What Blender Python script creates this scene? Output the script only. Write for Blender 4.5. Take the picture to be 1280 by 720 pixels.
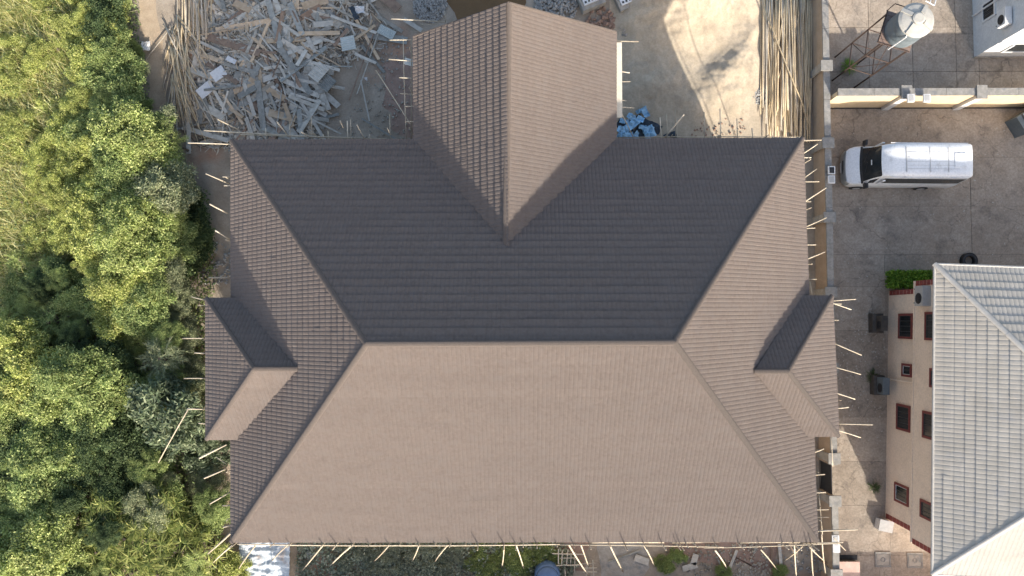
import bpy, math, random
import numpy as np
from mathutils import Vector, Matrix
rad = math.radians
for o in list(bpy.data.objects): bpy.data.objects.remove(o)
scn = bpy.context.scene
col = scn.collection

# ---------------------------------------------------------------- camera
F = 900.0; DH = 38.0            # focal length in 1280-wide pixels, camera height
_dn = np.array([10 / F, -40 / F, -1.0]); _dn /= np.linalg.norm(_dn)
_b = np.array([0, 0, -1.0]); _v = np.cross(_dn, _b); _c = _dn @ _b
_K = np.array([[0, -_v[2], _v[1]], [_v[2], 0, -_v[0]], [-_v[1], _v[0], 0]])
RC = np.eye(3) + _K + _K @ _K / (1 + _c)
cam = bpy.data.cameras.new('camera'); co = bpy.data.objects.new('camera', cam); col.objects.link(co)
cam.sensor_width = 36; cam.lens = 36 * F / 1280; cam.clip_end = 2000; cam.clip_start = 0.1
m4 = Matrix.Identity(4)
for i in range(3):
    for j in range(3): m4[i][j] = RC[i][j]
m4[2][3] = DH
co.matrix_world = m4
scn.camera = co
scn.render.resolution_x = 1024; scn.render.resolution_y = 576

# ---------------------------------------------------------------- light
SUN_EL = 27.8; SUN_AZ = 156.0     # azimuth clockwise from +Y (top of the picture)
w = bpy.data.worlds.new('World'); scn.world = w; w.use_nodes = True
nt = w.node_tree; bg = nt.nodes['Background']
sky = nt.nodes.new('ShaderNodeTexSky'); sky.sky_type = 'NISHITA'; sky.sun_disc = False
sky.sun_elevation = rad(SUN_EL); sky.sun_rotation = rad(SUN_AZ); sky.air_density = 1.0; sky.dust_density = 2.7; sky.ozone_density = 0.2
nt.links.new(sky.outputs[0], bg.inputs[0]); bg.inputs[1].default_value = 0.15
sl = bpy.data.lights.new('sun', 'SUN'); sl.energy = 3.5; sl.angle = rad(0.9); sl.color = (1.0, 0.93, 0.83)
so = bpy.data.objects.new('sun', sl); col.objects.link(so)
sdir = Vector((math.sin(rad(SUN_AZ)) * math.cos(rad(SUN_EL)), math.cos(rad(SUN_AZ)) * math.cos(rad(SUN_EL)), math.sin(rad(SUN_EL))))
so.rotation_euler = sdir.to_track_quat('Z', 'Y').to_euler(); so.location = sdir * 60
scn.view_settings.view_transform = 'Standard'; scn.view_settings.look = 'None'
scn.view_settings.exposure = 1.08; scn.view_settings.gamma = 1.0
scn.view_settings.use_curve_mapping = False

# ---------------------------------------------------------------- helpers
def P(x, y, z=0.0):
    d = RC @ np.array([(x - 640) / F, (360 - y) / F, -1.0]); t = (z - DH) / d[2]
    return Vector((d[0] * t, d[1] * t, z))

def Pplane(x, y, p, n):
    d = Vector(RC @ np.array([(x - 640) / F, (360 - y) / F, -1.0])); C = Vector((0, 0, DH))
    t = (Vector(p) - C).dot(n) / d.dot(n)
    return C + d * t

rng = random.Random(11)
WL = {}       # world location of objects used as parents

class MB:
    def __init__(s): s.v = []; s.f = []
    def add(s, vs, fs):
        b = len(s.v); s.v += [tuple(v) for v in vs]; s.f += [tuple(b + i for i in f) for f in fs]; return s
    def box(s, c, size, ax=None):
        ax = ax or (Vector((1, 0, 0)), Vector((0, 1, 0)), Vector((0, 0, 1)))
        c = Vector(c); h = [x / 2 for x in size]
        vs = [c + ax[0] * (i * h[0]) + ax[1] * (j * h[1]) + ax[2] * (k * h[2]) for i in (-1, 1) for j in (-1, 1) for k in (-1, 1)]
        return s.add(vs, [(0, 1, 3, 2), (4, 6, 7, 5), (0, 4, 5, 1), (2, 3, 7, 6), (0, 2, 6, 4), (1, 5, 7, 3)])
    def b2(s, x0, y0, z0, x1, y1, z1):
        return s.box(((x0 + x1) / 2, (y0 + y1) / 2, (z0 + z1) / 2), (abs(x1 - x0), abs(y1 - y0), abs(z1 - z0)))
    def tube(s, p0, p1, r0, r1=None, seg=6, n=1, bend=0.0, rg=None, cap=True):
        p0 = Vector(p0); p1 = Vector(p1); r1 = r0 if r1 is None else r1
        d = (p1 - p0); L = d.length; d.normalize()
        a = d.cross(Vector((0, 0, 1)));
        if a.length < .05: a = d.cross(Vector((1, 0, 0)))
        a.normalize(); b = d.cross(a)
        ang = (rg or rng).uniform(0, 6.28); off = (a * math.cos(ang) + b * math.sin(ang)) * bend
        vs = []; fs = []
        for i in range(n + 1):
            t = i / n; c = p0.lerp(p1, t) + off * math.sin(math.pi * t); r = r0 + (r1 - r0) * t
            for k in range(seg):
                q = 2 * math.pi * k / seg; vs.append(c + a * (r * math.cos(q)) + b * (r * math.sin(q)))
        for i in range(n):
            for k in range(seg):
                k2 = (k + 1) % seg; fs.append((i * seg + k, i * seg + k2, (i + 1) * seg + k2, (i + 1) * seg + k))
        if cap: fs += [tuple(range(seg - 1, -1, -1)), tuple(n * seg + k for k in range(seg))]
        return s.add(vs, fs)
    def lathe(s, c, prof, seg=32):
        c = Vector(c); vs = []; fs = []; n = len(prof)
        for (r, z) in prof:
            for k in range(seg):
                q = 2 * math.pi * k / seg; vs.append(c + Vector((r * math.cos(q), r * math.sin(q), z)))
        for i in range(n - 1):
            for k in range(seg):
                k2 = (k + 1) % seg; fs.append((i * seg + k, i * seg + k2, (i + 1) * seg + k2, (i + 1) * seg + k))
        fs.append(tuple((n - 1) * seg + k for k in range(seg)))
        fs.append(tuple(seg - 1 - k for k in range(seg)))
        return s.add(vs, fs)
    def ring(s, c, r0, r1, h, seg=24):
        c = Vector(c); vs = []; fs = []
        for (r, z) in ((r0, 0), (r0, h), (r1, h), (r1, 0)):
            for k in range(seg):
                q = 2 * math.pi * k / seg; vs.append(c + Vector((r * math.cos(q), r * math.sin(q), z)))
        for i in range(4):
            for k in range(seg):
                k2 = (k + 1) % seg; j = (i + 1) % 4; fs.append((i * seg + k, i * seg + k2, j * seg + k2, j * seg + k))
        return s.add(vs, fs)

def tag(o, label=None, cat=None, group=None, kind=None):
    if label: o['label'] = label
    if cat: o['category'] = cat
    if group: o['group'] = group
    if kind: o['kind'] = kind
    return o

def setparent(o, parent):
    if parent is not None:
        o.parent = parent; o.matrix_parent_inverse = Matrix.Translation(-WL[parent.name])

def mk(name, mb, mat, parent=None, smooth=False, label=None, cat=None, group=None, kind=None, v=None, f=None):
    vs = np.array(mb.v if mb is not None else v, dtype=np.float64); fs = mb.f if mb is not None else f
    lo = vs.min(0); hi = vs.max(0); c = np.array([(lo[0] + hi[0]) / 2, (lo[1] + hi[1]) / 2, lo[2]])
    me = bpy.data.meshes.new(name)
    if isinstance(fs, np.ndarray):
        k = fs.shape[1]; nf = len(fs); me.vertices.add(len(vs)); me.vertices.foreach_set('co', (vs - c).astype(np.float32).ravel())
        me.loops.add(nf * k); me.loops.foreach_set('vertex_index', fs.astype(np.int32).ravel())
        me.polygons.add(nf); me.polygons.foreach_set('loop_start', np.arange(0, nf * k, k, dtype=np.int32))
        me.update(calc_edges=True)
    else:
        me.from_pydata((vs - c).tolist(), [], fs)
    if smooth: me.polygons.foreach_set('use_smooth', [True] * len(me.polygons))
    me.materials.append(mat)
    o = bpy.data.objects.new(name, me); col.objects.link(o); o.location = c; WL[o.name] = Vector(c)
    setparent(o, parent)
    return tag(o, label, cat, group, kind)

def empty(name, loc, label, cat, group=None):
    o = bpy.data.objects.new(name, None); col.objects.link(o); o.location = loc; WL[o.name] = Vector(loc)
    o.empty_display_size = .3
    return tag(o, label, cat, group)

def inst(o, name, loc, rotz=0, scale=1, parent=None, mat=None):
    c = o.copy(); c.name = name; col.objects.link(c)
    c.parent = None; c.matrix_parent_inverse = Matrix.Identity(4)
    c.location = loc; c.rotation_euler = (0, 0, rotz); c.scale = (scale, scale, scale) if not isinstance(scale, tuple) else scale
    for k in list(c.keys()): del c[k]
    WL[c.name] = Vector(loc)
    setparent(c, parent)
    if mat is not None:
        c.material_slots[0].link = 'OBJECT'; c.material_slots[0].material = mat
    return c

def ordn(k): return ORD[k] if k < len(ORD) else ORD[-1]
ORD = ['zeroth', 'first', 'second', 'third', 'fourth', 'fifth', 'sixth', 'seventh', 'eighth', 'ninth', 'tenth', 'eleventh', 'twelfth', 'thirteenth', 'fourteenth',
       'fifteenth', 'sixteenth', 'seventeenth', 'eighteenth', 'nineteenth', 'twentieth', 'twenty-first', 'twenty-second', 'twenty-third', 'twenty-fourth', 'twenty-fifth', 'twenty-sixth', 'twenty-seventh', 'twenty-eighth', 'twenty-ninth', 'thirtieth', 'thirty-first', 'thirty-second', 'thirty-third', 'thirty-fourth', 'thirty-fifth']

# ---------------------------------------------------------------- materials
def mat(name, c1, c2, scale=3.0, rough=.8, bump=0.0, bscale=60.0, rnd=0.0, metal=0.0, spots=None, sscale=1.0, sthr=.6, detail=6, spec=.3, grain=.12, drough=0.0, cracks=False):
    m = bpy.data.materials.new(name); m.use_nodes = True; t = m.node_tree; N = t.nodes; L = t.links
    b = N['Principled BSDF']; b.inputs['Roughness'].default_value = rough; b.inputs['Metallic'].default_value = metal
    b.inputs['Specular IOR Level'].default_value = spec
    b.inputs['Diffuse Roughness'].default_value = drough
    g = N.new('ShaderNodeNewGeometry'); pos = g.outputs['Position']
    n1 = N.new('ShaderNodeTexNoise'); n1.inputs['Scale'].default_value = scale; n1.inputs['Detail'].default_value = detail; n1.inputs['Roughness'].default_value = .65
    L.new(pos, n1.inputs['Vector'])
    r = N.new('ShaderNodeValToRGB'); r.color_ramp.elements[0].position = .32; r.color_ramp.elements[1].position = .68
    r.color_ramp.elements[0].color = (*c1, 1); r.color_ramp.elements[1].color = (*c2, 1)
    L.new(n1.outputs['Fac'], r.inputs['Fac']); out = r.outputs['Color']
    if spots:
        n2 = N.new('ShaderNodeTexNoise'); n2.inputs['Scale'].default_value = sscale; n2.inputs['Detail'].default_value = 8; n2.inputs['Roughness'].default_value = .6
        L.new(pos, n2.inputs['Vector'])
        r2 = N.new('ShaderNodeValToRGB'); r2.color_ramp.elements[0].position = sthr - .08; r2.color_ramp.elements[1].position = sthr + .08
        L.new(n2.outputs['Fac'], r2.inputs['Fac'])
        mx = N.new('ShaderNodeMix'); mx.data_type = 'RGBA'; L.new(r2.outputs['Color'], mx.inputs[0]); L.new(out, mx.inputs[6]); mx.inputs[7].default_value = (*spots, 1)
        out = mx.outputs[2]
    if rnd > 0:
        oi = N.new('ShaderNodeObjectInfo'); mr = N.new('ShaderNodeMapRange'); mr.inputs[3].default_value = 1 - rnd; mr.inputs[4].default_value = 1 + rnd
        L.new(oi.outputs['Random'], mr.inputs[0])
        mx = N.new('ShaderNodeVectorMath'); mx.operation = 'SCALE'; L.new(out, mx.inputs[0]); L.new(mr.outputs[0], mx.inputs['Scale']); out = mx.outputs[0]
    nf = N.new('ShaderNodeTexNoise'); nf.inputs['Scale'].default_value = max(9.0, scale * 9); nf.inputs['Detail'].default_value = 4; nf.inputs['Roughness'].default_value = .7; L.new(pos, nf.inputs['Vector'])
    mf = N.new('ShaderNodeMapRange'); mf.inputs[1].default_value = .3; mf.inputs[2].default_value = .7; mf.inputs[3].default_value = 1 - grain; mf.inputs[4].default_value = 1 + grain; L.new(nf.outputs['Fac'], mf.inputs[0])
    sf_ = N.new('ShaderNodeVectorMath'); sf_.operation = 'SCALE'; L.new(out, sf_.inputs[0]); L.new(mf.outputs[0], sf_.inputs['Scale']); out = sf_.outputs[0]
    if cracks:
        nd = N.new('ShaderNodeTexNoise'); nd.inputs['Scale'].default_value = 1.3; nd.inputs['Detail'].default_value = 5; L.new(pos, nd.inputs['Vector'])
        vm_ = N.new('ShaderNodeVectorMath'); vm_.operation = 'MULTIPLY_ADD'; L.new(nd.outputs['Color'], vm_.inputs[0]); vm_.inputs[1].default_value = (1.3, 1.3, 0); L.new(pos, vm_.inputs[2])
        vo = N.new('ShaderNodeTexVoronoi'); vo.feature = 'DISTANCE_TO_EDGE'; vo.inputs['Scale'].default_value = .33; L.new(vm_.outputs[0], vo.inputs['Vector'])
        mr_ = N.new('ShaderNodeMapRange'); mr_.inputs[1].default_value = .002; mr_.inputs[2].default_value = .009; mr_.inputs[3].default_value = .70; mr_.inputs[4].default_value = 1.0; L.new(vo.outputs['Distance'], mr_.inputs[0])
        sk = N.new('ShaderNodeVectorMath'); sk.operation = 'SCALE'; L.new(out, sk.inputs[0]); L.new(mr_.outputs[0], sk.inputs['Scale']); out = sk.outputs[0]
    L.new(out, b.inputs['Base Color'])
    if bump > 0:
        n3 = N.new('ShaderNodeTexNoise'); n3.inputs['Scale'].default_value = bscale; n3.inputs['Detail'].default_value = 5; L.new(pos, n3.inputs['Vector'])
        bp = N.new('ShaderNodeBump'); bp.inputs['Strength'].default_value = bump; bp.inputs['Distance'].default_value = .05
        L.new(n3.outputs['Fac'], bp.inputs['Height']); L.new(bp.outputs[0], b.inputs['Normal'])
    return m

def leafmat(name, cols, trans=.34):
    m = bpy.data.materials.new(name); m.use_nodes = True; t = m.node_tree; N = t.nodes; L = t.links
    b = N['Principled BSDF']; b.inputs['Roughness'].default_value = .6; b.inputs['Specular IOR Level'].default_value = .25
    g = N.new('ShaderNodeNewGeometry'); r = N.new('ShaderNodeValToRGB'); el = r.color_ramp.elements
    while len(el) < len(cols): el.new(.5)
    for i, c in enumerate(cols): el[i].position = i / max(1, len(cols) - 1); el[i].color = (*c, 1)
    L.new(g.outputs['Random Per Island'], r.inputs['Fac'])
    n1 = N.new('ShaderNodeTexNoise'); n1.inputs['Scale'].default_value = .9; n1.inputs['Detail'].default_value = 3; L.new(g.outputs['Position'], n1.inputs['Vector'])
    mr = N.new('ShaderNodeMapRange'); mr.inputs[1].default_value = .3; mr.inputs[2].default_value = .7; mr.inputs[3].default_value = .75; mr.inputs[4].default_value = 1.25
    L.new(n1.outputs['Fac'], mr.inputs[0])
    sc = N.new('ShaderNodeVectorMath'); sc.operation = 'SCALE'; L.new(r.outputs[0], sc.inputs[0]); L.new(mr.outputs[0], sc.inputs['Scale'])
    L.new(sc.outputs[0], b.inputs['Base Color'])
    tr = N.new('ShaderNodeBsdfTranslucent'); L.new(sc.outputs[0], tr.inputs['Color'])
    mx = N.new('ShaderNodeMixShader'); mx.inputs[0].default_value = trans
    L.new(b.outputs[0], mx.inputs[1]); L.new(tr.outputs[0], mx.inputs[2]); L.new(mx.outputs[0], N['Material Output'].inputs['Surface'])
    return m

M = {}
M['soil'] = mat('soil', (0.27, 0.22, 0.165), (0.41, 0.345, 0.27), .8, .95, .5, 14, spots=(0.372, 0.217, 0.139), sscale=.25, sthr=.62)
M['path'] = mat('path_dirt', (.38, .29, .20), (.52, .41, .29), 1.5, .95, .4, 25)
M['redsoil'] = mat('red_soil', (0.24, 0.16, 0.12), (0.36, 0.255, 0.2), 2, .95, .5, 20)
M['tile'] = mat('stone_coated_tile', (.158, .127, .108), (.196, .160, .138), 7.0, .88, .25, 220, rnd=.022, spots=(.182, .151, .132), sscale=2.6, sthr=.56, spec=.2, grain=.13, drough=1.0)
M['ridge'] = mat('stone_coated_ridge', (0.125, 0.102, 0.087), (0.158, 0.131, 0.113), 20.0, .88, .25, 200, rnd=.03, spec=.2, drough=1.0)
M['wtile'] = mat('white_tile', (0.44, 0.4, 0.335), (0.53, 0.485, 0.415), 1.2, .55, .05, 60, rnd=.02, spots=(.45, .42, .375), sscale=1.6, sthr=.62, grain=.06, drough=1.0)
M['conc'] = mat('driveway_concrete', (.30, .247, .193), (.41, .347, .28), 1.1, .9, .35, 30, rnd=.10, spots=(.21, .18, .15), sscale=.8, sthr=.63, detail=10, grain=.24, cracks=True, drough=.4)
M['concdark'] = mat('joint_dirt', (0.065, 0.058, 0.052), (0.104, 0.091, 0.078), 4, .95)
M['concgrey'] = mat('grey_concrete', (0.29, 0.262, 0.22), (0.42, 0.385, 0.335), 3, .9, .3, 40, spots=(0.225, 0.225, 0.217), sscale=2, sthr=.6)
M['capconc'] = mat('wall_cap_concrete', (0.2, 0.19, 0.17), (0.31, 0.295, 0.27), 5, .9, .3, 40, spots=(0.188, 0.188, 0.188), sscale=3, sthr=.6)
M['render'] = mat('brown_render', (0.36, 0.27, 0.19), (0.44, 0.335, 0.245), 2, .9, .15, 60)
M['yrender'] = mat('yellow_render', (.62, .48, .30), (.70, .55, .36), 2, .9, .1, 60, spots=(.50, .39, .26), sscale=1.5, sthr=.66)
M['crender'] = mat('cream_render', (0.7, 0.57, 0.45), (0.78, 0.64, 0.51), 1.2, .9, .1, 60, spots=(0.546, 0.442, 0.351), sscale=1.1, sthr=.68)
M['brick'] = mat('quoin_red', (.20, .05, .045), (.27, .075, .06), 9, .8, .1)
M['frame'] = mat('window_red', (.15, .04, .035), (.20, .055, .05), 9, .6)
M['glass'] = mat('dark_glass', (.015, .018, .02), (.03, .034, .036), 2, .12, spec=.5)
M['bar'] = mat('window_bar', (.05, .05, .05), (.08, .08, .08), 9, .6)
M['whitewall'] = mat('white_wall', (0.54, 0.545, 0.545), (0.62, 0.62, 0.61), 1.2, .85, .05, spots=(0.551, 0.560, 0.560), sscale=1.4, sthr=.66)
M['white'] = mat('white_paint', (0.6, 0.595, 0.58), (0.68, 0.675, 0.66), 3, .5)
M['vanwhite'] = mat('van_white', (0.7, 0.705, 0.7), (0.76, 0.76, 0.75), 1.5, .3, spec=.5, spots=(0.508, 0.500, 0.476), sscale=2.2, sthr=.66)
M['vangrime'] = mat('van_grime', (0.42, 0.41, 0.39), (0.56, 0.55, 0.53), 6, .7)
M['black'] = mat('black_plastic', (.02, .02, .022), (.04, .04, .042), 5, .5)
M['rubber'] = mat('rubber', (.02, .02, .02), (.03, .03, .03), 5, .85)
M['lamp'] = mat('headlamp', (.55, .58, .6), (.65, .68, .7), 5, .15, spec=.6)
M['steel'] = mat('rusty_steel', (0.05, 0.034, 0.028), (0.09, 0.06, 0.047), 8, .8)
M['plate'] = mat('rusty_plate', (0.19, 0.135, 0.11), (0.26, 0.19, 0.155), 6, .8)
M['tank'] = mat('tank_grey', (0.1, 0.125, 0.14), (0.15, 0.175, 0.19), 1.5, .6)
M['tanklid'] = mat('tank_lid', (0.36, 0.345, 0.305), (0.45, 0.43, 0.385), 3, .7, spots=(.42, .41, .36), sscale=2.5, sthr=.62)
M['acgrey'] = mat('ac_casing', (0.34, 0.335, 0.32), (0.42, 0.415, 0.4), 6, .6)
M['board'] = mat('fresh_board', (.62, .55, .43), (.74, .67, .54), 3, .8)
M['pole'] = mat('pale_pole', (0.4, 0.33, 0.235), (0.58, 0.5, 0.38), 2, .75, rnd=.3)
M['bamboo'] = mat('dry_bamboo', (.46, .36, .225), (.62, .51, .345), 1.5, .75, rnd=.2)
M['bamboog'] = mat('grey_bamboo', (0.396, 0.348, 0.276), (0.552, 0.492, 0.396), 1.5, .8, rnd=.22)
M['wgrey'] = mat('weathered_board', (0.29, 0.265, 0.22), (0.47, 0.44, 0.375), 5, .9, .2, 30, rnd=.3)
M['wlight'] = mat('pale_board', (0.4, 0.37, 0.315), (0.55, 0.515, 0.445), 5, .9, .2, 30, rnd=.15)
M['wdark'] = mat('dark_board', (0.2, 0.2, 0.18), (0.34, 0.335, 0.3), 5, .9, .2, 30, rnd=.25)
M['wtan'] = mat('tan_board', (0.42, 0.31, 0.2), (0.56, 0.43, 0.3), 5, .9, .2, 30, rnd=.2)
M['wbrown'] = mat('brown_board', (0.192, 0.132, 0.096), (0.300, 0.216, 0.156), 5, .9, .2, 30, rnd=.2)
M['zinc'] = mat('pale_roof_sheet', (0.42, 0.45, 0.42), (0.52, 0.55, 0.52), 4, .5, metal=.1)
M['bluesheet'] = mat('blue_plastic', (0.22, 0.45, 0.66), (0.42, 0.63, 0.78), 3, .45, rnd=.25)
M['navy'] = mat('dark_plastic', (.02, .03, .045), (.05, .065, .08), 4, .6)
M['tarp'] = mat('white_tarp', (0.42, 0.47, 0.5), (0.56, 0.6, 0.62), 1.6, .5, spots=(.48, .33, .22), sscale=1.1, sthr=.68)
M['sand'] = mat('sand', (0.45, 0.375, 0.275), (0.57, 0.485, 0.365), 1.2, .95, .35, 40, spots=(.40, .335, .25), sscale=.8, sthr=.6, drough=.8)
M['gravel'] = mat('grey_gravel', (0.27, 0.26, 0.24), (0.44, 0.43, 0.405), 9, .95, .6, 25)
M['water'] = mat('muddy_water', (.135, .075, .025), (.165, .095, .035), 1.5, .12, .04, 3, spec=.5)
M['bluetank'] = mat('blue_tank', (.07, .13, .27), (.10, .17, .33), 3, .45)
M['pink'] = mat('pink_slab', (0.480, 0.336, 0.276), (0.576, 0.420, 0.348), 3, .9, .2)
M['blockred'] = mat('brick_rubble', (0.32, 0.2, 0.14), (0.46, 0.32, 0.24), 5, .9, .2, rnd=.2)
M['trunk'] = mat('bark', (.09, .07, .05), (.16, .13, .10), 5, .95, .3)
M['wallgrey'] = mat('unpainted_wall', (.36, .33, .29), (.46, .42, .37), 2, .9, .2)
M['fascia'] = mat('fascia_board', (0.098, 0.084, 0.077), (0.126, 0.108, 0.098), 3, .7)
M['lf_mid'] = leafmat('leaf_mid', [(0.14, 0.202, 0.062), (0.262, 0.332, 0.114), (0.472, 0.524, 0.209)])
M['lf_light'] = leafmat('leaf_light', [(0.183, 0.247, 0.064), (0.365, 0.428, 0.138), (0.62, 0.657, 0.274)])
M['lf_yell'] = leafmat('leaf_yellow', [(0.18, 0.23, 0.049), (0.393, 0.435, 0.123), (0.689, 0.689, 0.262)])
M['lf_dark'] = leafmat('leaf_dark', [(0.04, 0.069, 0.029), (0.081, 0.121, 0.048), (0.172, 0.224, 0.092)])  # dark green, lowered further to put in the lower thicket's shade
M['lf_blue'] = leafmat('leaf_bluegreen', [(0.08, 0.115, 0.06), (0.16, 0.205, 0.115), (0.31, 0.35, 0.22)])
M['lf_grey'] = leafmat('leaf_greygreen', [(0.142, 0.174, 0.091), (0.27, 0.302, 0.161), (0.489, 0.496, 0.297)])
M['lf_hedge'] = leafmat('leaf_hedge', [(0.09, 0.195, 0.018), (0.165, 0.3, 0.033), (0.27, 0.42, 0.06)])
M['lf_spike'] = leafmat('leaf_spiky', [(0.055, 0.083, 0.02), (0.165, 0.207, 0.048), (0.495, 0.495, 0.165)])
M['grass'] = leafmat('tall_grass', [(0.188, 0.26, 0.065), (0.319, 0.361, 0.108), (0.492, 0.479, 0.174), (0.724, 0.623, 0.29), (0.78, 0.78, 0.448)], .3)
M['lf_lifted'] = leafmat('leaf_lifted', [(.15, .18, .12), (.29, .33, .24), (.48, .52, .41)])  # grey-green brightened to lift the shaded strip below the eave
M['scrap'] = leafmat('timber_scrap', [(.10, .09, .072), (.29, .265, .215), (.46, .42, .35), (.58, .54, .46), (.44, .33, .21)], .0)
M['under'] = leafmat('undergrowth', [(0.096, 0.147, 0.055), (0.195, 0.255, 0.094), (0.39, 0.438, 0.174)])

# ---------------------------------------------------------------- setting: ground, path, yard, water
gm = MB(); S = 220
gm.add([(-S, -S, 0), (S, -S, 0), (S, S, 0), (-S, S, 0)], [(0, 1, 2, 3)])
mk('ground', gm, M['soil'], kind='structure', label='bare trodden soil around the unfinished house')

def sheet(name, pts, z, m, label, jag=0.0, th=0.0):
    mb = MB(); vs = []
    n = len(pts)
    for i in range(n):
        a = Vector(pts[i]); b = Vector(pts[(i + 1) % n]); k = max(1, int((b - a).length / .5)) if jag else 1
        for q in range(k):
            p = a.lerp(b, q / k); vs.append((p.x + rng.uniform(-jag, jag), p.y + rng.uniform(-jag, jag), z))
    c = sum((Vector(v) for v in vs), Vector()) / len(vs)
    vs.append(tuple(c)); k = len(vs) - 1
    mb.add(vs, [(i, (i + 1) % k, k) for i in range(k)])
    return mk(name, mb, m, kind='structure', label=label)
sheet('dirt_path', [P(168, -40), P(190, -40), P(203, 60), P(208, 130), P(206, 178), P(196, 178), P(188, 120), P(180, 60)], .006, M['path'], 'pale worn dirt path along the thicket', .08)
sheet('red_earth', [P(480, 80), P(520, 60), P(525, 175), P(498, 172), P(480, 130)], .005, M['redsoil'], 'reddish earth beside the gable wing', .2)
sheet('red_earth', [P(870, 158), P(960, 150), P(960, 190), P(860, 190)], .0055, M['redsoil'], 'reddish earth between sand heap and main roof', .2)
sheet('red_earth', [P(640, 672), P(735, 672), P(728, 715), P(660, 700)], .005, M['redsoil'], 'reddish earth under the front scaffold near the bamboo frame', .2)
sheet('red_earth', [P(820, 672), P(975, 672), P(960, 712), P(860, 700)], .005, M['redsoil'], 'reddish earth under the front scaffold towards the compound wall', .2)
sheet('concrete_patch', [P(745, 675), P(806, 675), P(810, 712), P(790, 735), P(752, 724)], .012, M['concgrey'], 'broken grey concrete patch in the strip below the eave', .12)
sheet('muddy_water', [P(553, -60), P(660, -60), P(655, 15), P(648, 40), P(574, 40), P(566, 14), P(558, 0)], .01, M['water'], 'brown muddy water in the pit above the gable', .12)

# concrete yard of the neighbouring plot
XW = 15.55                    # inner face of the long compound wall
yard = mk('driveway', MB().add([(XW, -60, .004), (60, -60, .004), (60, 60, .004), (XW, 60, .004)], [(0, 1, 2, 3)]), M['concdark'], kind='structure', label='concrete paved driveway of the neighbouring plot')
xs_ = [15.9, 19.15, 23.75, 28.2, 33.0]
ys_ = [-22, -19, -16, -12.15, -9.6, -7.35, -5.05, -0.55, 1.75, 3.45, 6.0, 8.6, 11.2]
for i in range(len(xs_) - 1):
    for j in range(len(ys_) - 1):
        g = .006; jx = rng.uniform(-.02, .02)
        x0, x1, y0, y1 = xs_[i] + g + jx, xs_[i + 1] - g + jx, ys_[j] + g, ys_[j + 1] - g
        if i > 0: 
            d = rng.choice((-.35, 0, .35)) if j > 8 else 0
            y0 += .0; y1 += .0
        zt = .03 + rng.uniform(0, .006)
        mk('concrete_slab', MB().b2(x0, y0, .0, x1, y1, zt), M['conc'], yard)
ys2 = [11.75, 13.2, 15.6, 18.5, 22]
xs2 = [15.9, 18.6, 20.9, 23.2, 24.4, 28, 33]
for i in range(len(xs2) - 1):
    for j in range(len(ys2) - 1):
        mk('concrete_slab', MB().b2(xs2[i] + .012, ys2[j] + .012, 0, xs2[i + 1] - .012, ys2[j + 1] - .012, .03 + rng.uniform(0, .006)), M['conc'], yard)

# ---------------------------------------------------------------- roof builder
def zprof(t):
    t = t - math.floor(t)
    return abs(math.sin(math.pi * t)) ** .55

def slope(parent, name, A, B, poly, mt, course=.365, wave=.16, amp=.0135, lift=.042, seg=5, panel=8, seed=0, label=None):
    """A->B eave line with the upslope side on the left; poly = world points of the slope's outline (convex, A and B among them)."""
    rg = random.Random(seed)
    A = Vector(A); B = Vector(B); u = (B - A).normalized()
    top = max(poly, key=lambda p: p[2]); v = Vector(top) - A; v -= u * v.dot(u); v.normalize(); n = u.cross(v).normalized()
    if n.z < 0: n = -n
    q = [((Vector(p) - A).dot(u), (Vector(p) - A).dot(v)) for p in poly]
    vmax = max(p[1] for p in q); vmin = min(p[1] for p in q)
    q = [(a_, vmax if b_ > vmax - .2 else (vmin if b_ < vmin + .2 else b_)) for (a_, b_) in q]
    def rng_u(vv):
        vv = min(max(vv, vmin + 1e-4), vmax - 1e-4); xs = []
        for i in range(len(q)):
            (a, b), (c, d) = q[i], q[(i + 1) % len(q)]
            if (b - vv) * (d - vv) <= 0 and abs(b - d) > 1e-9: xs.append(a + (c - a) * (vv - b) / (d - b))
        return (min(xs), max(xs)) if len(xs) >= 2 else (0, 0)
    dk = MB(); dk.add([Vector(p) - n * .03 for p in poly], [tuple(range(len(poly)))])
    deck = mk(name, dk, M['fascia'], parent, label=label)
    nr = int(math.ceil((vmax - vmin) / course))
    for j in range(nr):
        v0 = vmin + j * course; v1 = min(v0 + course + .03, vmax)
        if v1 - v0 < .06: continue
        vm = min(v0 + course * .70, vmax); r0 = rng_u(v0); rm = rng_u(vm); r1 = rng_u(v1); lo = min(r0[0], r1[0]); hi = max(r0[1], r1[1])
        if hi - lo < .12: continue
        k0 = int(math.floor(lo / (wave / seg))); k1 = int(math.ceil(hi / (wave / seg)))
        us = [k * wave / seg for k in range(k0, k1 + 1)]; off = rg.uniform(0, panel)
        vs = []; fs = []
        cache = {}
        for ux in us:
            pk = math.floor(ux / wave / panel + off / panel)
            if pk not in cache: cache[pk] = (rg.gauss(0, .005), rg.gauss(0, .0045))
            dl, dt = cache[pk]
            a = min(max(ux, r0[0]), r0[1]); b = min(max(ux, r1[0]), r1[1])
            fr = (v1 - v0) / course
            hw = amp * zprof(ux / wave)
            cm = min(max(ux, rm[0]), rm[1])
            h0 = lift + dl + hw; h1 = hw * .9 - .002 + lift * max(0, 1 - fr)
            for (uu, vv, hh) in ((a, v0 + .012, -.02), (a, v0, h0), (cm, vm, lift * .30 + dt + hw), (b, v1, h1)):
                vs.append(A + u * uu + v * vv + n * hh)
        for i in range(len(us) - 1):
            fs += [(i * 4 + k_, (i + 1) * 4 + k_, (i + 1) * 4 + 1 + k_, i * 4 + 1 + k_) for k_ in range(3)]
        mk('tile_row', None, mt, deck, v=[tuple(x) for x in vs], f=fs)
    return deck

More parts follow.
